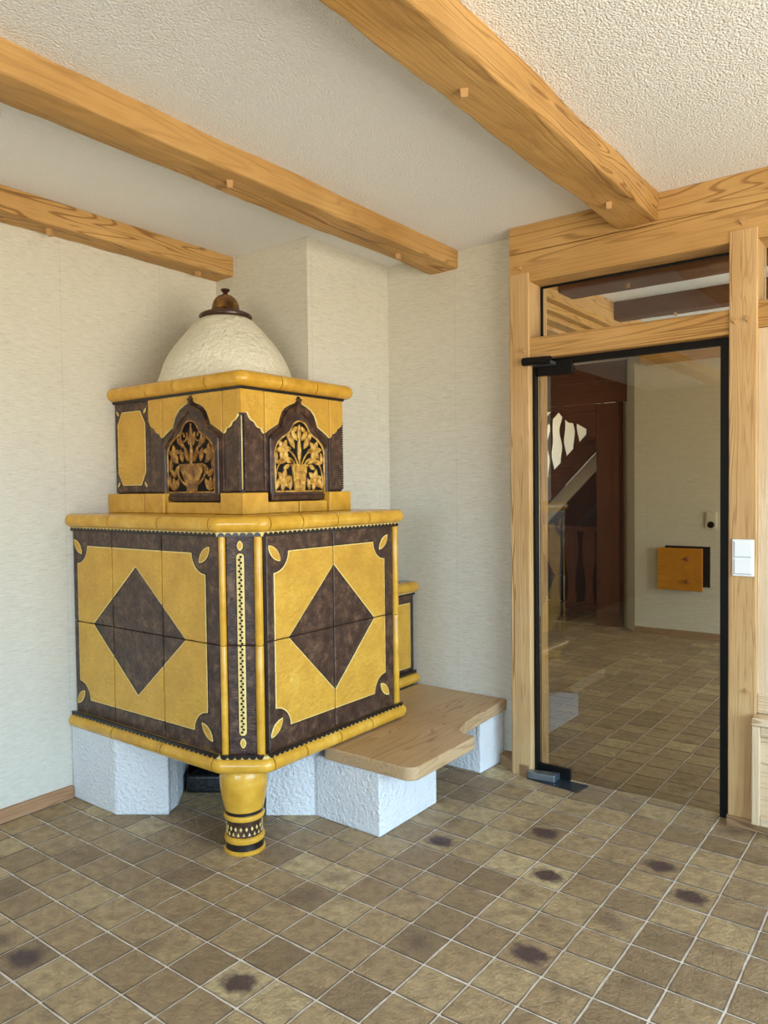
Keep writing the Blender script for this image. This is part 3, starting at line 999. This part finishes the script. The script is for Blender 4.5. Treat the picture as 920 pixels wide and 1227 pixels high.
# valance (scalloped yellow drapery edge) profile: |du| -> z
ARCH = [(0, 1.797), (.010, 1.790), (.012, 1.772), (.022, 1.762), (.05, 1.752), (.08, 1.737), (.10, 1.716), (.112, 1.690), (.122, 1.664), (.15, 1.650), (.178, 1.634), (.2, 1.619)]
WING = [(.2, 1.619), (.208, 1.621), (.217, 1.629), (.223, 1.641), (.236, 1.643), (.248, 1.650), (.255, 1.662), (.263, 1.668), (.276, 1.672), (.288, 1.684), (.296, 1.700), (.34, 1.708)]
def interp(tab, x):
    if x <= tab[0][0]: return tab[0][1]
    for (a, va), (b, vb) in zip(tab, tab[1:]):
        if x <= b: return va + (vb-va)*(x-a)/(b-a)
    return tab[-1][1]
def valance_sdf(cu_, half):
    k = .2/half
    def f(u, z):
        a = abs(u-cu_)*k
        best = 9
        e0 = interp(ARCH, a) if a <= .2 else interp(WING, a)
        # distance estimate through the local slope
        e1 = interp(ARCH, a+.004) if a+.004 <= .2 else interp(WING, a+.004)
        sl = (e1-e0)/.004
        return max(-.05, min(.05, (z-e0)/math.sqrt(1+sl*sl)))
    return f
def valance_h(u, z, s):
    h = .006*smoothstep(-.001, .004, s) + .0016*math.exp(-((s-.003)/.003)**2)
    return h + .0009*noise.noise(Vector((u*40, z*40, 5)))
VC_F, VC_S = -2.620, 2.429
vF = valance_sdf(VC_F, .203); vS = valance_sdf(VC_S, .2045)
sdP = panel_sdf(-3.166, -2.948, 1.412, 1.757, 0, 0, .0001, .0001, cut=.032)
def sdPanel(u, z):
    s = min(u+3.164, -2.949-u, z-1.413, 1.757-z)
    l = -1
    for (cx_, cz_, su, sz) in ((-3.164, 1.413, 1, 1), (-2.949, 1.413, -1, 1), (-3.164, 1.757, 1, -1), (-2.949, 1.757, -1, -1)):
        s = min(s, (abs(u-cx_) + abs(z-cz_)*.6 - .036)*.8)
        l = max(l, sd_lens(u, z, cx_ + su*.002, cz_ + sz*.004, math.atan2(sz*1.3, su), .016, .0065))
    return max(s, l)
part = empty('upper_front_tile_field'); part.parent = ST
relief('tile', UF, XL + .001, -2.925, UT0, UT1, sdPanel, panel_h, M['pattern'], part, du=.003)
for (a, b) in ((-2.925, -2.821), (-2.821, -2.4195), (-2.4195, -2.322)):
    relief('tile', UF, a, b, UT0, UT1, vF, valance_h, M['pattern'], part, du=.003)
part = empty('upper_side_tile_field'); part.parent = ST
for (a, b) in ((2.112, 2.225), (2.225, 2.634), (2.634, UE - .002)):
    relief('tile', US, a, b, UT0, UT1, vS, valance_h, M['pattern'], part, du=.003)
# corner of the upper body: yellow valance corner above, brown edge with roped bead below
multibox('corner_piece', [(-2.3225, UX + .0068, UY - .0068, 2.1125, 1.700, UT1 - .001)], M['yellow'], ST)
prism('corner_reveal', [(-2.3215, UY + .002), (UX - .001, 2.1115), (-2.33, 2.12)], UT0, 1.699, M['black'], ST)
vs, fs = [], []
tube(vs, fs, [(UX - .0045, UY + .0045, UT0 + .01), (UX - .0045, UY + .0045, 1.60), (UX - .0045, UY + .0045, 1.69)], .0030, 8)
fix_normals(obj('corner_rod', vs, fs, M['cream'], ST, True))
def rope(name, x, y, z0, z1):
    vs, fs = [], []
    n = int((z1-z0)/.0105)
    for i in range(n):
        z = z0 + (z1-z0)*(i+.5)/n; b = len(vs); r = .0056
        vs += [(x, y, z+r), (x, y, z-r)] + [(x+r*math.cos(k*math.pi/3), y+r*math.sin(k*math.pi/3), z) for k in range(6)]
        for k in range(6):
            l = (k+1) % 6; fs += [(b, b+2+k, b+2+l), (b+1, b+2+l, b+2+k)]
    fix_normals(obj(name, vs, fs, M['black'], ST))
rope('rope_bead', UX + .002, UY + .0105, UT0 + .008, 1.695)
rope('rope_bead', UX + .001, UE - .004, UT0 + .008, 1.70)
# upper bullnose
pr = bullnose(1.8085, 1.872, .040)
part = empty('cornice_course'); part.parent = ST
xs = [XL, -2.902, -2.706, -2.492]
for k in range(3): sweep('bullnose_tile', [(xs[k]+g, UY), (xs[k+1]-g, UY)], pr, M['yellow'], part)
cc = arc_corner((UX - .012, UY), (UX, UY), (UX, UY + .012), 6)
sweep('bullnose_tile', [(xs[3]+g, UY)] + cc + [(UX, 2.300-g)], pr, M['yellow'], part)
sweep('bullnose_tile', [(UX, 2.300+g), (UX, 2.520-g)], pr, M['yellow'], part)
e = arc_corner((UX, UE + .010), (UX, UE + .022), (UX - .012, UE + .022), 5)
sweep('bullnose_tile', [(UX, 2.520+g)] + e + [(UX - .10, UE + .022)], pr, M['yellow'], part)
sweep('dark_fillet', [(XL, UY), (UX, UY), (UX, UE)], [(-.008, 1.797), (.0085, 1.797), (.012, 1.8085), (-.008, 1.8085)], M['black'], ST, False)
prism('upper_slab', [(XL, UY - .002), (UX + .002, UY - .002), (UX + .002, UE), (XL, UE)], 1.8625, 1.8725, M['yellow'], ST)

# ---- arched fretwork doors
OUT = [(0, 1.780), (.006, 1.774), (.008, 1.760), (.020, 1.751), (.046, 1.741), (.073, 1.727), (.091, 1.707), (.102, 1.682), (.112, 1.655), (.142, 1.638), (.168, 1.622), (.184, 1.604)]
INN = [(0, 1.688), (.012, 1.687), (.024, 1.683), (.038, 1.675), (.050, 1.660), (.060, 1.642), (.080, 1.627), (.108, 1.613), (.127, 1.599), (.142, 1.585), (.151, 1.570), (.158, 1.552)]
def arch_loop(tab, hw, zb):
    right = [(hw, zb), (hw, zb + (tab[-1][1]-zb)*.33), (hw, zb + (tab[-1][1]-zb)*.66)] + [(a, z) for a, z in tab[::-1]]
    left = [(-a, z) for a, z in tab[1:]] + [(-hw, zb + (tab[-1][1]-zb)*.66), (-hw, zb + (tab[-1][1]-zb)*.33), (-hw, zb)]
    return right + left
def grille(fr, cu_, gold, brown, style, name):
    D = empty(name); D.parent = ST
    lo_ = arch_loop(OUT, .184, 1.3405); li = arch_loop(INN, .158, 1.3765)
    mid = [((a[0]*.42+b[0]*.58), (a[1]*.42+b[1]*.58)) for a, b in zip(lo_, li)]
    n = len(lo_)
    rings = [(lo_, -.002), (lo_, .013), (lo_, .017), (mid, .020), (mid, .014), (li, .013), (li, .0015)]
    vs, fs = [], []
    shrink = [1, 1, .985, 1, .975, 1, 1]
    for (lp, h), s in zip(rings, shrink):
        for (a, z) in lp: vs.append(fr(cu_ + a*s, 1.5 + (z-1.5)*(s if s != 1 else 1), h))
    for r_ in range(len(rings)-1):
        for i in range(n):
            j = (i+1) % n
            fs.append((r_*n+i, r_*n+j, (r_+1)*n+j, (r_+1)*n+i))
    o = obj('door_frame', vs, fs, M['brown'], D); fix_normals(o)
    # little trefoil crest on the arch
    vs, fs = [], []
    for ang in (R90, R90 - 1.05, R90 + 1.05):
        c, s_ = math.cos(ang), math.sin(ang); b = len(vs); L = .021
        for lev in (.0, .013):
            for (a, w_) in ((0, 0), (.3, .8), (.65, 1), (1, 0), (.65, -1), (.3, -.8)):
                vs.append(fr(cu_ + a*L*c - w_*.0055*s_, 1.772 + a*L*s_ + w_*.0055*c, lev))
        for i in range(6): fs.append((b+i, b+(i+1) % 6, b+6+(i+1) % 6, b+6+i))
        fs.append(tuple(range(b+6, b+12)))
    fix_normals(obj('crest', vs, fs, M['brown'], D))
    # inner bead
    vs, fs = [], []
    pts = [fr(cu_ + a*.985, 1.52 + (z-1.52)*.985, .012) for a, z in li]
    tube(vs, fs, pts + [pts[0]], .0045, 6)
    fix_normals(obj('inner_bead', vs, fs, gold, D, True))
    # black plate stands in for the shaded depth behind the fretwork
    bk = [fr(cu_ + a, z, -.003) for a, z in li]
    fk = [fr(cu_ + a, z, .0028) for a, z in li]
    fs = [tuple(range(n)), tuple(range(n, 2*n))] + [(i, (i+1) % n, n+(i+1) % n, n+i) for i in range(n)]
    fix_normals(obj('backing', bk + fk, fs, M['dark_void'], D))
    # relief of vase, stems, leaves and flowers
    vs, fs = [], []
    def leaf(u, z, ang, L, Wd, h=.010, base=.0035):
        c, s = math.cos(ang), math.sin(ang); b = len(vs)
        ol = []
        for (a, w_) in ((0, 0), (.25, .8), (.5, 1), (.75, .72), (1, 0), (.75, -.72), (.5, -1), (.25, -.8)):
            ol.append((a*L, w_*Wd))
        for lev in (base, base + h*.55):
            for (a, w_) in ol: vs.append(fr(cu_ + u + a*c - w_*s, z + a*s + w_*c, lev))
        for a, hh in ((.2, .8), (.5, 1.0), (.8, .75)): vs.append(fr(cu_ + u + a*L*c, z + a*L*s, base + h*hh))
        for i in range(8):
            j = (i+1) % 8; fs.append((b+i, b+j, b+8+j, b+8+i))
        T, r0, r1, r2 = b+8, b+16, b+17, b+18
        fs.extend([(T, T+1, r0), (T+1, T+2, r1, r0), (T+2, T+3, r2, r1), (T+3, T+4, r2), (T+4, T+5, r2), (T+5, T+6, r1, r2), (T+6, T+7, r0, r1), (T+7, T, r0)])
    def stem(pts, r=.0042):
        tube(vs, fs, [fr(cu_ + a, z, .008) for a, z in pts], r, 6)
    def flower(u, z, n_, L, Wd, a0=0.0):
        for k in range(n_): leaf(u, z, a0 + 2*math.pi*k/n_, L, Wd)
        b = len(vs); r = L*.22
        vs.append(fr(cu_+u, z, .015))
        for k in range(8): vs.append(fr(cu_+u+r*math.cos(k*math.pi/4), z+r*math.sin(k*math.pi/4), .010))
        for k in range(8): fs.append((b, b+1+k, b+1+(k+1) % 8))
    def curve(p0, p1, p2, n_=8):
        return [((1-t)**2*p0[0]+2*t*(1-t)*p1[0]+t*t*p2[0], (1-t)**2*p0[1]+2*t*(1-t)*p1[1]+t*t*p2[1]) for t in [i/n_ for i in range(n_+1)]]
    def slab_poly(poly, h0, h1):
        b = len(vs); m = len(poly)
        for hh in (h0, h1):
            for (a, z) in poly: vs.append(fr(cu_+a, z, hh))
        fs.append(tuple(range(b, b+m))[::-1]); fs.append(tuple(range(b+m, b+2*m)))
        for i in range(m):
            j = (i+1) % m; fs.append((b+i, b+j, b+m+j, b+m+i))
    if style == 0:      # basket with lilies
        slab_poly([(-.030, 1.380), (.030, 1.380), (.046, 1.490), (-.046, 1.490)], .002, .010)
        for q in range(6): stem([(-.031 - q*.0027, 1.392 + q*.018), (.031 + q*.0027, 1.392 + q*.018)], .004)
        stem([(-.052, 1.492), (.052, 1.492)], .006)
        for q in (-.02, 0, .02): stem([(q*.8, 1.382), (q*1.3, 1.49)], .003)
        for s in (-1, 1):
            flower(s*.098, 1.428, 6, .050, .013, .3)
            leaf(s*.150, 1.384, R90 + s*.5, .07, .012); leaf(s*.062, 1.384, R90 + s*.2, .055, .010)
            stem(curve((s*.03, 1.492), (s*.06, 1.55), (s*.12, 1.50)), .004); stem(curve((s*.12, 1.50), (s*.15, 1.48), (s*.15, 1.40)), .0035)
            leaf(s*.05, 1.50, math.pi/2 - s*1.05, .075, .013); leaf(s*.075, 1.515, math.pi/2 - s*1.75, .075, .012)
            flower(s*.098, 1.560, 6, .046, .0125, .1)
            stem(curve((s*.01, 1.49), (s*.04, 1.56), (s*.09, 1.56)), .004)
            leaf(s*.030, 1.565, R90 - s*.55, .075, .014); leaf(s*.012, 1.60, R90 - s*.75, .06, .013)
            leaf(s*.065, 1.60, R90 - s*.1, .045, .011); leaf(s*.045, 1.635, R90 + s*.9, .045, .010)
            leaf(s*.145, 1.50, R90 + s*.1, .05, .010); leaf(s*.10, 1.475, R90 + s*1.1, .045, .010)
        leaf(0, 1.495, R90, .12, .012); leaf(0, 1.60, R90, .07, .012); stem([(0, 1.49), (0, 1.67)], .004)
    else:               # heart-shaped cross-hatched vase with scrolls
        slab_poly([(-.028, 1.380), (.028, 1.380), (.036, 1.41), (.072, 1.475), (.070, 1.497), (-.070, 1.497), (-.072, 1.475), (-.036, 1.41)], .002, .009)
        for q in range(-3, 4):
            stem([(q*.016 - .012, 1.49 - abs(q)*.006), (q*.004 + .012, 1.43)], .0022)
            stem([(q*.016 + .012, 1.49 - abs(q)*.006), (q*.004 - .012, 1.43)], .0022)
        stem([(-.074, 1.498), (.074, 1.498)], .005); stem([(-.03, 1.384), (.03, 1.384)], .006)
        for s in (-1, 1):
            stem(curve((s*.03, 1.405), (s*.11, 1.45), (s*.085, 1.49)) + curve((s*.085, 1.49), (s*.07, 1.51), (s*.06, 1.49)), .0045)
            for k in range(3): leaf(s*.115, 1.385, R90 - s*(.75 - .6*k), .060, .012)
            leaf(s*.150, 1.40, R90, .06, .010); leaf(s*.108, 1.445, R90 - s*.8, .055, .012); leaf(s*.11, 1.45, R90 + s*.5, .055, .012)
            leaf(s*.145, 1.47, R90 + s*.15, .06, .011); leaf(s*.09, 1.505, R90 - s*.9, .06, .012); leaf(s*.06, 1.51, R90 - s*.2, .06, .012)
            flower(s*.118, 1.548, 5, .040, .012, .4)
            stem(curve((0, 1.50), (s*.03, 1.57), (s*.11, 1.545)), .004)
            leaf(s*.02, 1.51, R90 - s*.35, .075, .011); leaf(s*.05, 1.57, R90 - s*.6, .05, .011)
            sp = [(s*(.052 + (.030 - .0017*q)*math.cos(2.6 + q*.52)), 1.622 + (.030 - .0017*q)*math.sin(2.6 + q*.52)) for q in range(15)]
            stem(sp, .0042)
            leaf(s*.075, 1.585, R90 - s*.5, .04, .010); leaf(s*.012, 1.58, R90 - s*.1, .05, .009)
        leaf(0, 1.50, R90, .09, .010); leaf(0, 1.59, R90, .075, .011); stem([(0, 1.50), (0, 1.675)], .004)
    o = obj('fretwork', vs, fs, gold, D); fix_normals(o)
    return D
grille(UF, VC_F, M['fret_brown'], M['brown'], 1, 'fretwork_door')
grille(US, VC_S, M['fret_gold'], M['brown'], 0, 'fretwork_door')

# ---- dome and finial
DX, DY = -2.748, 2.412
prof = [(.322, 1.8725), (.316, 1.89), (.305, 1.915), (.289, 1.963), (.272, 2.0), (.254, 2.03), (.234, 2.06), (.218, 2.08), (.201, 2.10), (.180, 2.125), (.158, 2.150), (.128, 2.180), (.09, 2.200), (.04, 2.210)]
fine = []
for (a, b) in zip(prof, prof[1:]):
    for q in range(3): fine.append((a[0]+(b[0]-a[0])*q/3, a[1]+(b[1]-a[1])*q/3))
fine.append(prof[-1])
lathe('dome', fine, DX, DY, M['dome'], ST, n=96, wob=.004)
fin = lathe('finial', [(.112, 2.190), (.122, 2.196), (.124, 2.203), (.118, 2.211), (.098, 2.220), (.075, 2.227), (.066, 2.230)], DX, DY, M['finial_dark'], ST)
lathe('finial_cap', [(.063, 2.231), (.066, 2.236), (.064, 2.242), (.0625, 2.255), (.057, 2.272), (.047, 2.287), (.032, 2.299), (.014, 2.306)], DX, DY, M['finial'], fin)
lathe('finial_knob', [(.013, 2.3065), (.010, 2.312), (.014, 2.318), (.0215, 2.325), (.0215, 2.330), (.014, 2.334), (.005, 2.336)], DX, DY, M['finial_dark'], fin)

# ---- turned foot
LX, LY = -2.186, 1.968
leg = lathe('leg', [(.084, .3215), (.090, .310), (.0925, .29), (.0920, .265), (.089, .235), (.084, .205), (.078, .178), (.074, .163)], LX, LY, M['yellow'], ST)
lathe('leg_band', [(.073, .1625), (.072, .156), (.073, .150)], LX, LY, M['black'], leg)
lathe('leg_ring', [(.072, .1495), (.077, .146), (.079, .138), (.0765, .130), (.070, .126)], LX, LY, M['yellow'], leg)
lathe('leg_band', [(.068, .1255), (.067, .11), (.067, .08), (.0685, .066)], LX, LY, M['brown'], leg)
lathe('leg_ring', [(.070, .0655), (.076, .062), (.078, .053), (.0755, .043), (.071, .040)], LX, LY, M['yellow'], leg)
lathe('leg_band', [(.0705, .0395), (.071, .03), (.073, .016)], LX, LY, M['black'], leg)
lathe('leg_ring', [(.0745, .0155), (.079, .012), (.080, .006), (.078, .0005)], LX, LY, M['yellow'], leg)
vs, fs = [], []
nd = 20
for k in range(nd):
    for (row, up) in ((.099, 0), (.077, 1)):
        t = 2*math.pi*(k + .5*up)/nd
        b = len(vs); hz = .0085; ha = .075
        P = lambda aa, zz, rr: (LX + rr*math.cos(t+aa), LY + rr*math.sin(t+aa), row+zz)
        if not up: pts = [(0, hz), (ha, 0), (0, -hz), (-ha, 0)]
        else: pts = [(0, hz), (ha, -.004), (0, -.0045), (-ha, -.004)]
        vs += [P(a, z, .0695) for a, z in pts] + [P(a, z, .066) for a, z in pts]
        fs += [(b, b+1, b+2, b+3)] + [(b+i, b+4+i, b+4+(i+1) % 4, b+(i+1) % 4) for i in range(4)]
o = fix_normals(obj('diamond_inlay', vs, fs, M['cream'], leg)); o['kind'] = 'stuff'

# ---- rendered masonry base with the open niche in its chamfer
nA, nB = Vector((-2.668, 1.976)), Vector((-2.330, 2.221))
nd_ = (nB-nA).normalized(); nn = Vector((-nd_.y, nd_.x))
bl = nA + nn*.42; br_ = nB + nn*.42
prism('masonry_base', [(XL, 1.843), (-2.854, 1.843), (nA.x - .03*nd_.x, nA.y - .03*nd_.y), (nA.x + .004*nn.x, nA.y + .004*nn.y), (nA.x + .03*nn.x - .004, nA.y + .03*nn.y), (-2.72, 2.065), (bl.x - .05, bl.y), (XL, 2.45)], 0, .3295, M['white_plaster'], ST, .008)
prism('masonry_base', [(nB.x, nB.y), (-2.162, 2.342), (-2.1505, 2.342), (-2.1505, 2.733), (br_.x, 2.733), (br_.x, br_.y)], 0, .3295, M['white_plaster'], ST)
prism('niche_back', [(XL, 2.451), (bl.x - .05, bl.y + .001), (br_.x - .001, br_.y), (br_.x - .001, 2.733), (XL, 2.733)], 0, .3295, M['soot'], ST)
# dark stone block inside the niche
q0 = Vector((-2.775, 2.13)); q1 = Vector((-2.50, 2.34))
rough = prism('niche_stone', [(-2.80, 2.165), (-2.56, 2.335), (-2.60, 2.43), (-2.86, 2.33)], 0, .085, M['soot'], ST, .015)

# ---- lower side extension behind the stove, above the bench
EX = -2.37
FE = Frame('S', EX)
prism('extension_core', [(-2.523, SYE + .025), (EX - .012, SYE + .025), (EX - .012, YB - .001), (-2.523, YB - .001)], .3165, .862, M['mortar'], ST)
def sdE(u, z):
    return min(u-2.90, 3.352-u, z-.408, .762-z)
relief('extension_tile', FE, SYE + .03, YB - .002, .385, .810, sdE, panel_h, M['pattern'], ST, du=.006)
sweep('extension_bullnose', [(EX, SYE + .03), (EX, YB - .002)], bullnose(.8205, .874, .034), M['yellow'], ST)
sweep('extension_bullnose', [(EX, SYE + .03), (EX, YB - .002)], bullnose(.3170, .374, .036), M['yellow'], ST)
sweep('cream_fillet', [(EX, SYE + .03), (EX, YB - .002)], [(-.008, .811), (.006, .811), (.009, .8200), (-.008, .8200)], M['cream'], ST, False)
scallops('scallop_edging', [(EX, SYE + .03), (EX, YB - .002)], .8085, 1, .0105, .021, .0085, M['black'], ST)
scallops('scallop_edging', [(EX, SYE + .03), (EX, YB - .002)], .3850, -1, .016, .023, .0105, M['black'], ST)

# ================================================================== bench beside the stove
BE = empty('stove_bench')
tag(BE, 'wooden seat plank on white rendered pedestals beside the stove', 'bench')
seat = []
def qarc(cx, cy, r, a0, a1, n=6):
    return [(cx + r*math.cos(math.radians(a0+(a1-a0)*i/n)), cy + r*math.sin(math.radians(a0+(a1-a0)*i/n))) for i in range(n+1)]
pl = [(-2.085, 2.322)] + qarc(-1.685, 2.372, .050, -90, 0) + qarc(-1.640 - .03 + .003, 2.775, .032, 0, 75)
pl += qarc(-1.655, 2.90, .105, -110, -180, 6)[0:] + [(-1.775, 2.96), (-1.800, YB - .001), (-2.345, YB - .001), (-2.345, 2.86), (-2.085, 2.86)]
prism('seat', pl, .262, .3155, M['bench_y'], BE, .007)
prism('pedestal', [(-2.150, 2.340), (-1.809, 2.336), (-1.809, 2.749), (-2.150, 2.749)], 0, .2615, M['white_plaster'], BE, .006)
prism('pedestal', [(-2.15, 3.157), (-1.822, 3.157), (-1.816, YB - .001), (-2.15, YB - .001)], 0, .2615, M['white_plaster'], BE, .006)

# ================================================================== hall beyond the glass door
struct(wall_with_hole('wall_hall_left', 'x', -4.6, -.15, 3.45, 9.15, 0, ZC, WIN_S, M['hall_white']))
struct(box('wall_hall_near', -4.6, -3.31, 3.42, 3.50, 0, ZC, M['hall_white']))
struct(box('wall_stairwell', -4.6, -2.40, 9.0, 9.15, 0, ZC, M['hall_white']))
struct(prism('wall_hall_far', [(-2.412, YH), (XR, YH), (XR, YH + .4), (-2.6165, YH + .4), (-2.6165, YH + .27)], 0, ZC, M['paper']), 'papered far wall of the hall with hatch and socket', 'wall')
struct(box('wall_hall_back', -2.56, XR, YH + .4, 9.0, 0, ZC, M['hall_white']))
struct(box('baseboard_hall', -2.412, XR, YH - .016, YH, 0, .062, M['base_x']), 'dark wooden skirting along the far hall wall', 'baseboard')

# hall ceiling joists
def hall_joist(y0, y1, z0, label, seed, mat='dark_x', x0=-1.832):
    t = empty('hall_joist')
    rough_beam('timber', 'x', x0, XR, y0, y1, z0, ZC, M[mat], t, amp=.005, r=.008, seed=seed)
    peg(t, (-1.45, y0 + .06, z0 - .006), .022, 'z', seed)
    return tag(t, label, 'joist', 'hall ceiling joists')
hall_joist(4.10, 4.31, 2.500, 'hall joist coloured dark as if unlit, seen through the top of the transom glass', 31)  # dark wood colour paints in the unlit joist sides, here and below
hall_joist(4.99, 5.12, 2.500, 'hall joist coloured dark as if unlit, seen through the transom glass just above the rail', 32)
hall_joist(6.90, 7.09, 2.500, 'light hall joist above the far papered wall', 34, 'wood_x', -2.30)
t = empty('wall_plate_beam')
box('timber', -1.955, -1.833, 3.46, 5.55, 2.450, ZC, M['wood_y'], t, .004)
box('cornice_strip', -1.985, -1.875, 3.46, 5.55, 2.405, 2.449, M['wood_y'], t, .006)
box('cornice_strip', -2.03, -1.915, 3.46, 5.55, 2.370, 2.4045, M['wood_y'], t, .006)
box('soffit_board', -2.65, -1.99, 3.46, 5.55, 2.345, 2.3695, M['wood_y'], t, .003)
tag(t, 'moulded pine wall plate carrying the hall joists', 'beam')

# hatch, socket on the far wall
t = empty('serving_hatch')
multibox('dark_opening', [(-2.128, -1.738, YH - .006, YH, .47, .835)], M['dark_void'], t)  # black sheet painted in for the unlit depth of the hatch
dr = box('hatch_door', -2.185, -1.79, YH - .060, YH - .036, .435, .818, M['hatch'], t, .004)
for z in (.725, .52):
    o = lathe('knob', [(.011, 0), (.011, .012), (.019, .018), (.020, .026), (.012, .032)], 0, 0, M['knob'], dr)
    o.rotation_euler = (R90, 0, 0); o.location = (-1.915, YH - .060, z)
for x in (-2.12, -1.86): box('door_runner', x, x + .04, YH - .036, YH - .006, .48, .52, M['dark_void'], t)
tag(t, 'small orange wooden hatch door with two knobs on the far hall wall', 'hatch')
t = empty('wall_socket')
box('plate', -1.775, -1.680, YH - .018, YH, .992, 1.150, M['socket'], t, .006)
box('rocker', -1.763, -1.692, YH - .023, YH - .0185, 1.078, 1.138, M['socket'], t, .003)
o = lathe('socket_cup', [(.024, 0), (.028, .004), (.030, .006), (.022, .0065), (.020, .003)], 0, 0, M['black_metal'], t)
o.rotation_euler = (R90, 0, 0); o.location = (-1.728, YH - .018, 1.033)
tag(t, 'ivory combined switch and power socket above the hatch', 'socket')

# staircase behind the dark post
t = empty('hall_post')
rough_beam('timber', 'z', 0, 2.20, -2.845, -2.618, 7.25, 7.45, M['dark_z'], t, amp=.003, r=.006, seed=41)
box('foot', -2.85, -2.612, 7.243, 7.457, 0.0, .055, M['dark_x'], t)
tag(t, 'dark wooden post at the end of the staircase in the hall', 'post')
t = empty('fascia')
ym, yn = 7.26, 7.30
for (z0, z1) in ((2.425, 2.607), (2.21, 2.42)): box('plank', -4.55, -2.55, ym, yn, z0, z1, M['dark_x'], t, .003)
wave = [(-4.55, 2.205), (-2.85, 2.205), (-2.85, 1.88), (-2.91, 1.885), (-2.95, 1.96), (-3.05, 2.02), (-3.14, 2.035), (-3.20, 2.09), (-3.26, 2.16), (-4.55, 2.17)]
vs = [(x, ym, z) for x, z in wave] + [(x, yn, z) for x, z in wave]; m_ = len(wave)
fix_normals(obj('shaped_plank', vs, [tuple(range(m_)), tuple(range(m_, 2*m_))[::-1]] + [(i, (i+1) % m_, m_+(i+1) % m_, m_+i) for i in range(m_)], M['dark_x'], t))
tag(t, 'dark plank fascia with a cut-out lower edge above the stair railing', 'fascia')
t = empty('staircase')
def slant(name, x0, z0, x1, z1, hgt, y0, y1, mat, par):
    pts = [(x0, z0), (x1, z1), (x1, z1+hgt), (x0, z0+hgt)]
    vs = [(x, y0, z) for x, z in pts] + [(x, y1, z) for x, z in pts]
    return fix_normals(obj(name, vs, [(0, 1, 2, 3), (7, 6, 5, 4)] + [(i, (i+1) % 4, 4+(i+1) % 4, 4+i) for i in range(4)], mat, par))
sl = (1.773-1.191)/(3.548-2.966)
slant('stringer', -4.5, 1.191-sl*.952, -2.62, 1.773+sl*.346, .262, 7.56, 7.63, M['dark_x'], t)
slant('handrail', -4.5, 2.032-sl*.947, -2.62, 2.032+sl*.933, .07, 7.56, 7.62, M['dark_x'], t)
slant('soffit', -4.5, 1.0-sl*.95, -2.62, 1.0+sl*.93, .02, 7.68, 8.6, M['dark_x'], t)
slant('soffit_edge', -4.5, 1.0-sl*.95, -2.62, 1.0+sl*.93, .185, 7.64, 7.67, M['hall_white'], t)
for k in range(9):
    xc = -3.485 + .143*(k-4)
    zb = 1.191 + sl*(xc+3.548) + .24; zt = 2.032 + sl*(xc+3.553) + .02
    left, right = [], []
    nseg = 14
    for q in range(nseg+1):
        f_ = q/nseg; z = zb + (zt-zb)*f_
        wdt = .018 + .010*math.sin(f_*math.pi*4 + .6)
        off = .010*math.sin(f_*math.pi*3)
        left.append((xc+off-wdt, z)); right.append((xc+off+wdt, z))
    pts = left + right[::-1]; m_ = len(pts)
    vs = [(x, 7.575, z) for x, z in pts] + [(x, 7.60, z) for x, z in pts]
    fs = [(i, i+1, m_-2-i, m_-1-i) for i in range(nseg)] + [(m_+i, m_+m_-1-i, m_+m_-2-i, m_+i+1) for i in range(nseg)] + [(i, (i+1) % m_, m_+(i+1) % m_, m_+i) for i in range(m_)]
    fix_normals(obj('baluster', vs, fs, M['dark_z'], t))
tag(t, 'dark wooden staircase with wavy flat balusters in the hall', 'staircase')
t = empty('low_railing')
box('top_rail', -4.5, -2.86, 7.47, 7.53, .92, .97, M['dark_x'], t, .004)
box('bottom_rail', -4.5, -2.86, 7.47, 7.53, .10, .16, M['dark_x'], t, .004)
for k in range(9):
    xc = -4.35 + .19*k
    vs, fs = [], []
    pts = []
    for q in range(13):
        f_ = q/12; pts.append((xc - .055 + .018*math.sin(f_*math.pi*2), .16 + .76*f_))
    pts += [(2*xc - x, z) for x, z in pts[::-1]]; m_ = len(pts)
    vs = [(x, 7.49, z) for x, z in pts] + [(x, 7.51, z) for x, z in pts]
    fs = [(i, i+1, m_-2-i, m_-1-i) for i in range(12)] + [(m_+i, m_+m_-1-i, m_+m_-2-i, m_+i+1) for i in range(12)] + [(i, (i+1) % m_, m_+(i+1) % m_, m_+i) for i in range(m_)]
    fix_normals(obj('baluster', vs, fs, M['dark_z'], t))
for x in (-4.5, -2.92): box('post', x, x + .06, 7.47, 7.53, 0, .0995, M['dark_z'], t)
tag(t, 'dark low railing of shaped boards under the staircase', 'railing')
struct(box('wall_under_stair', -4.6, -2.60, 8.62, 8.70, 0, 1.4, M['stair_shade']))  # near-black wall stands in for the darkness under the stairs
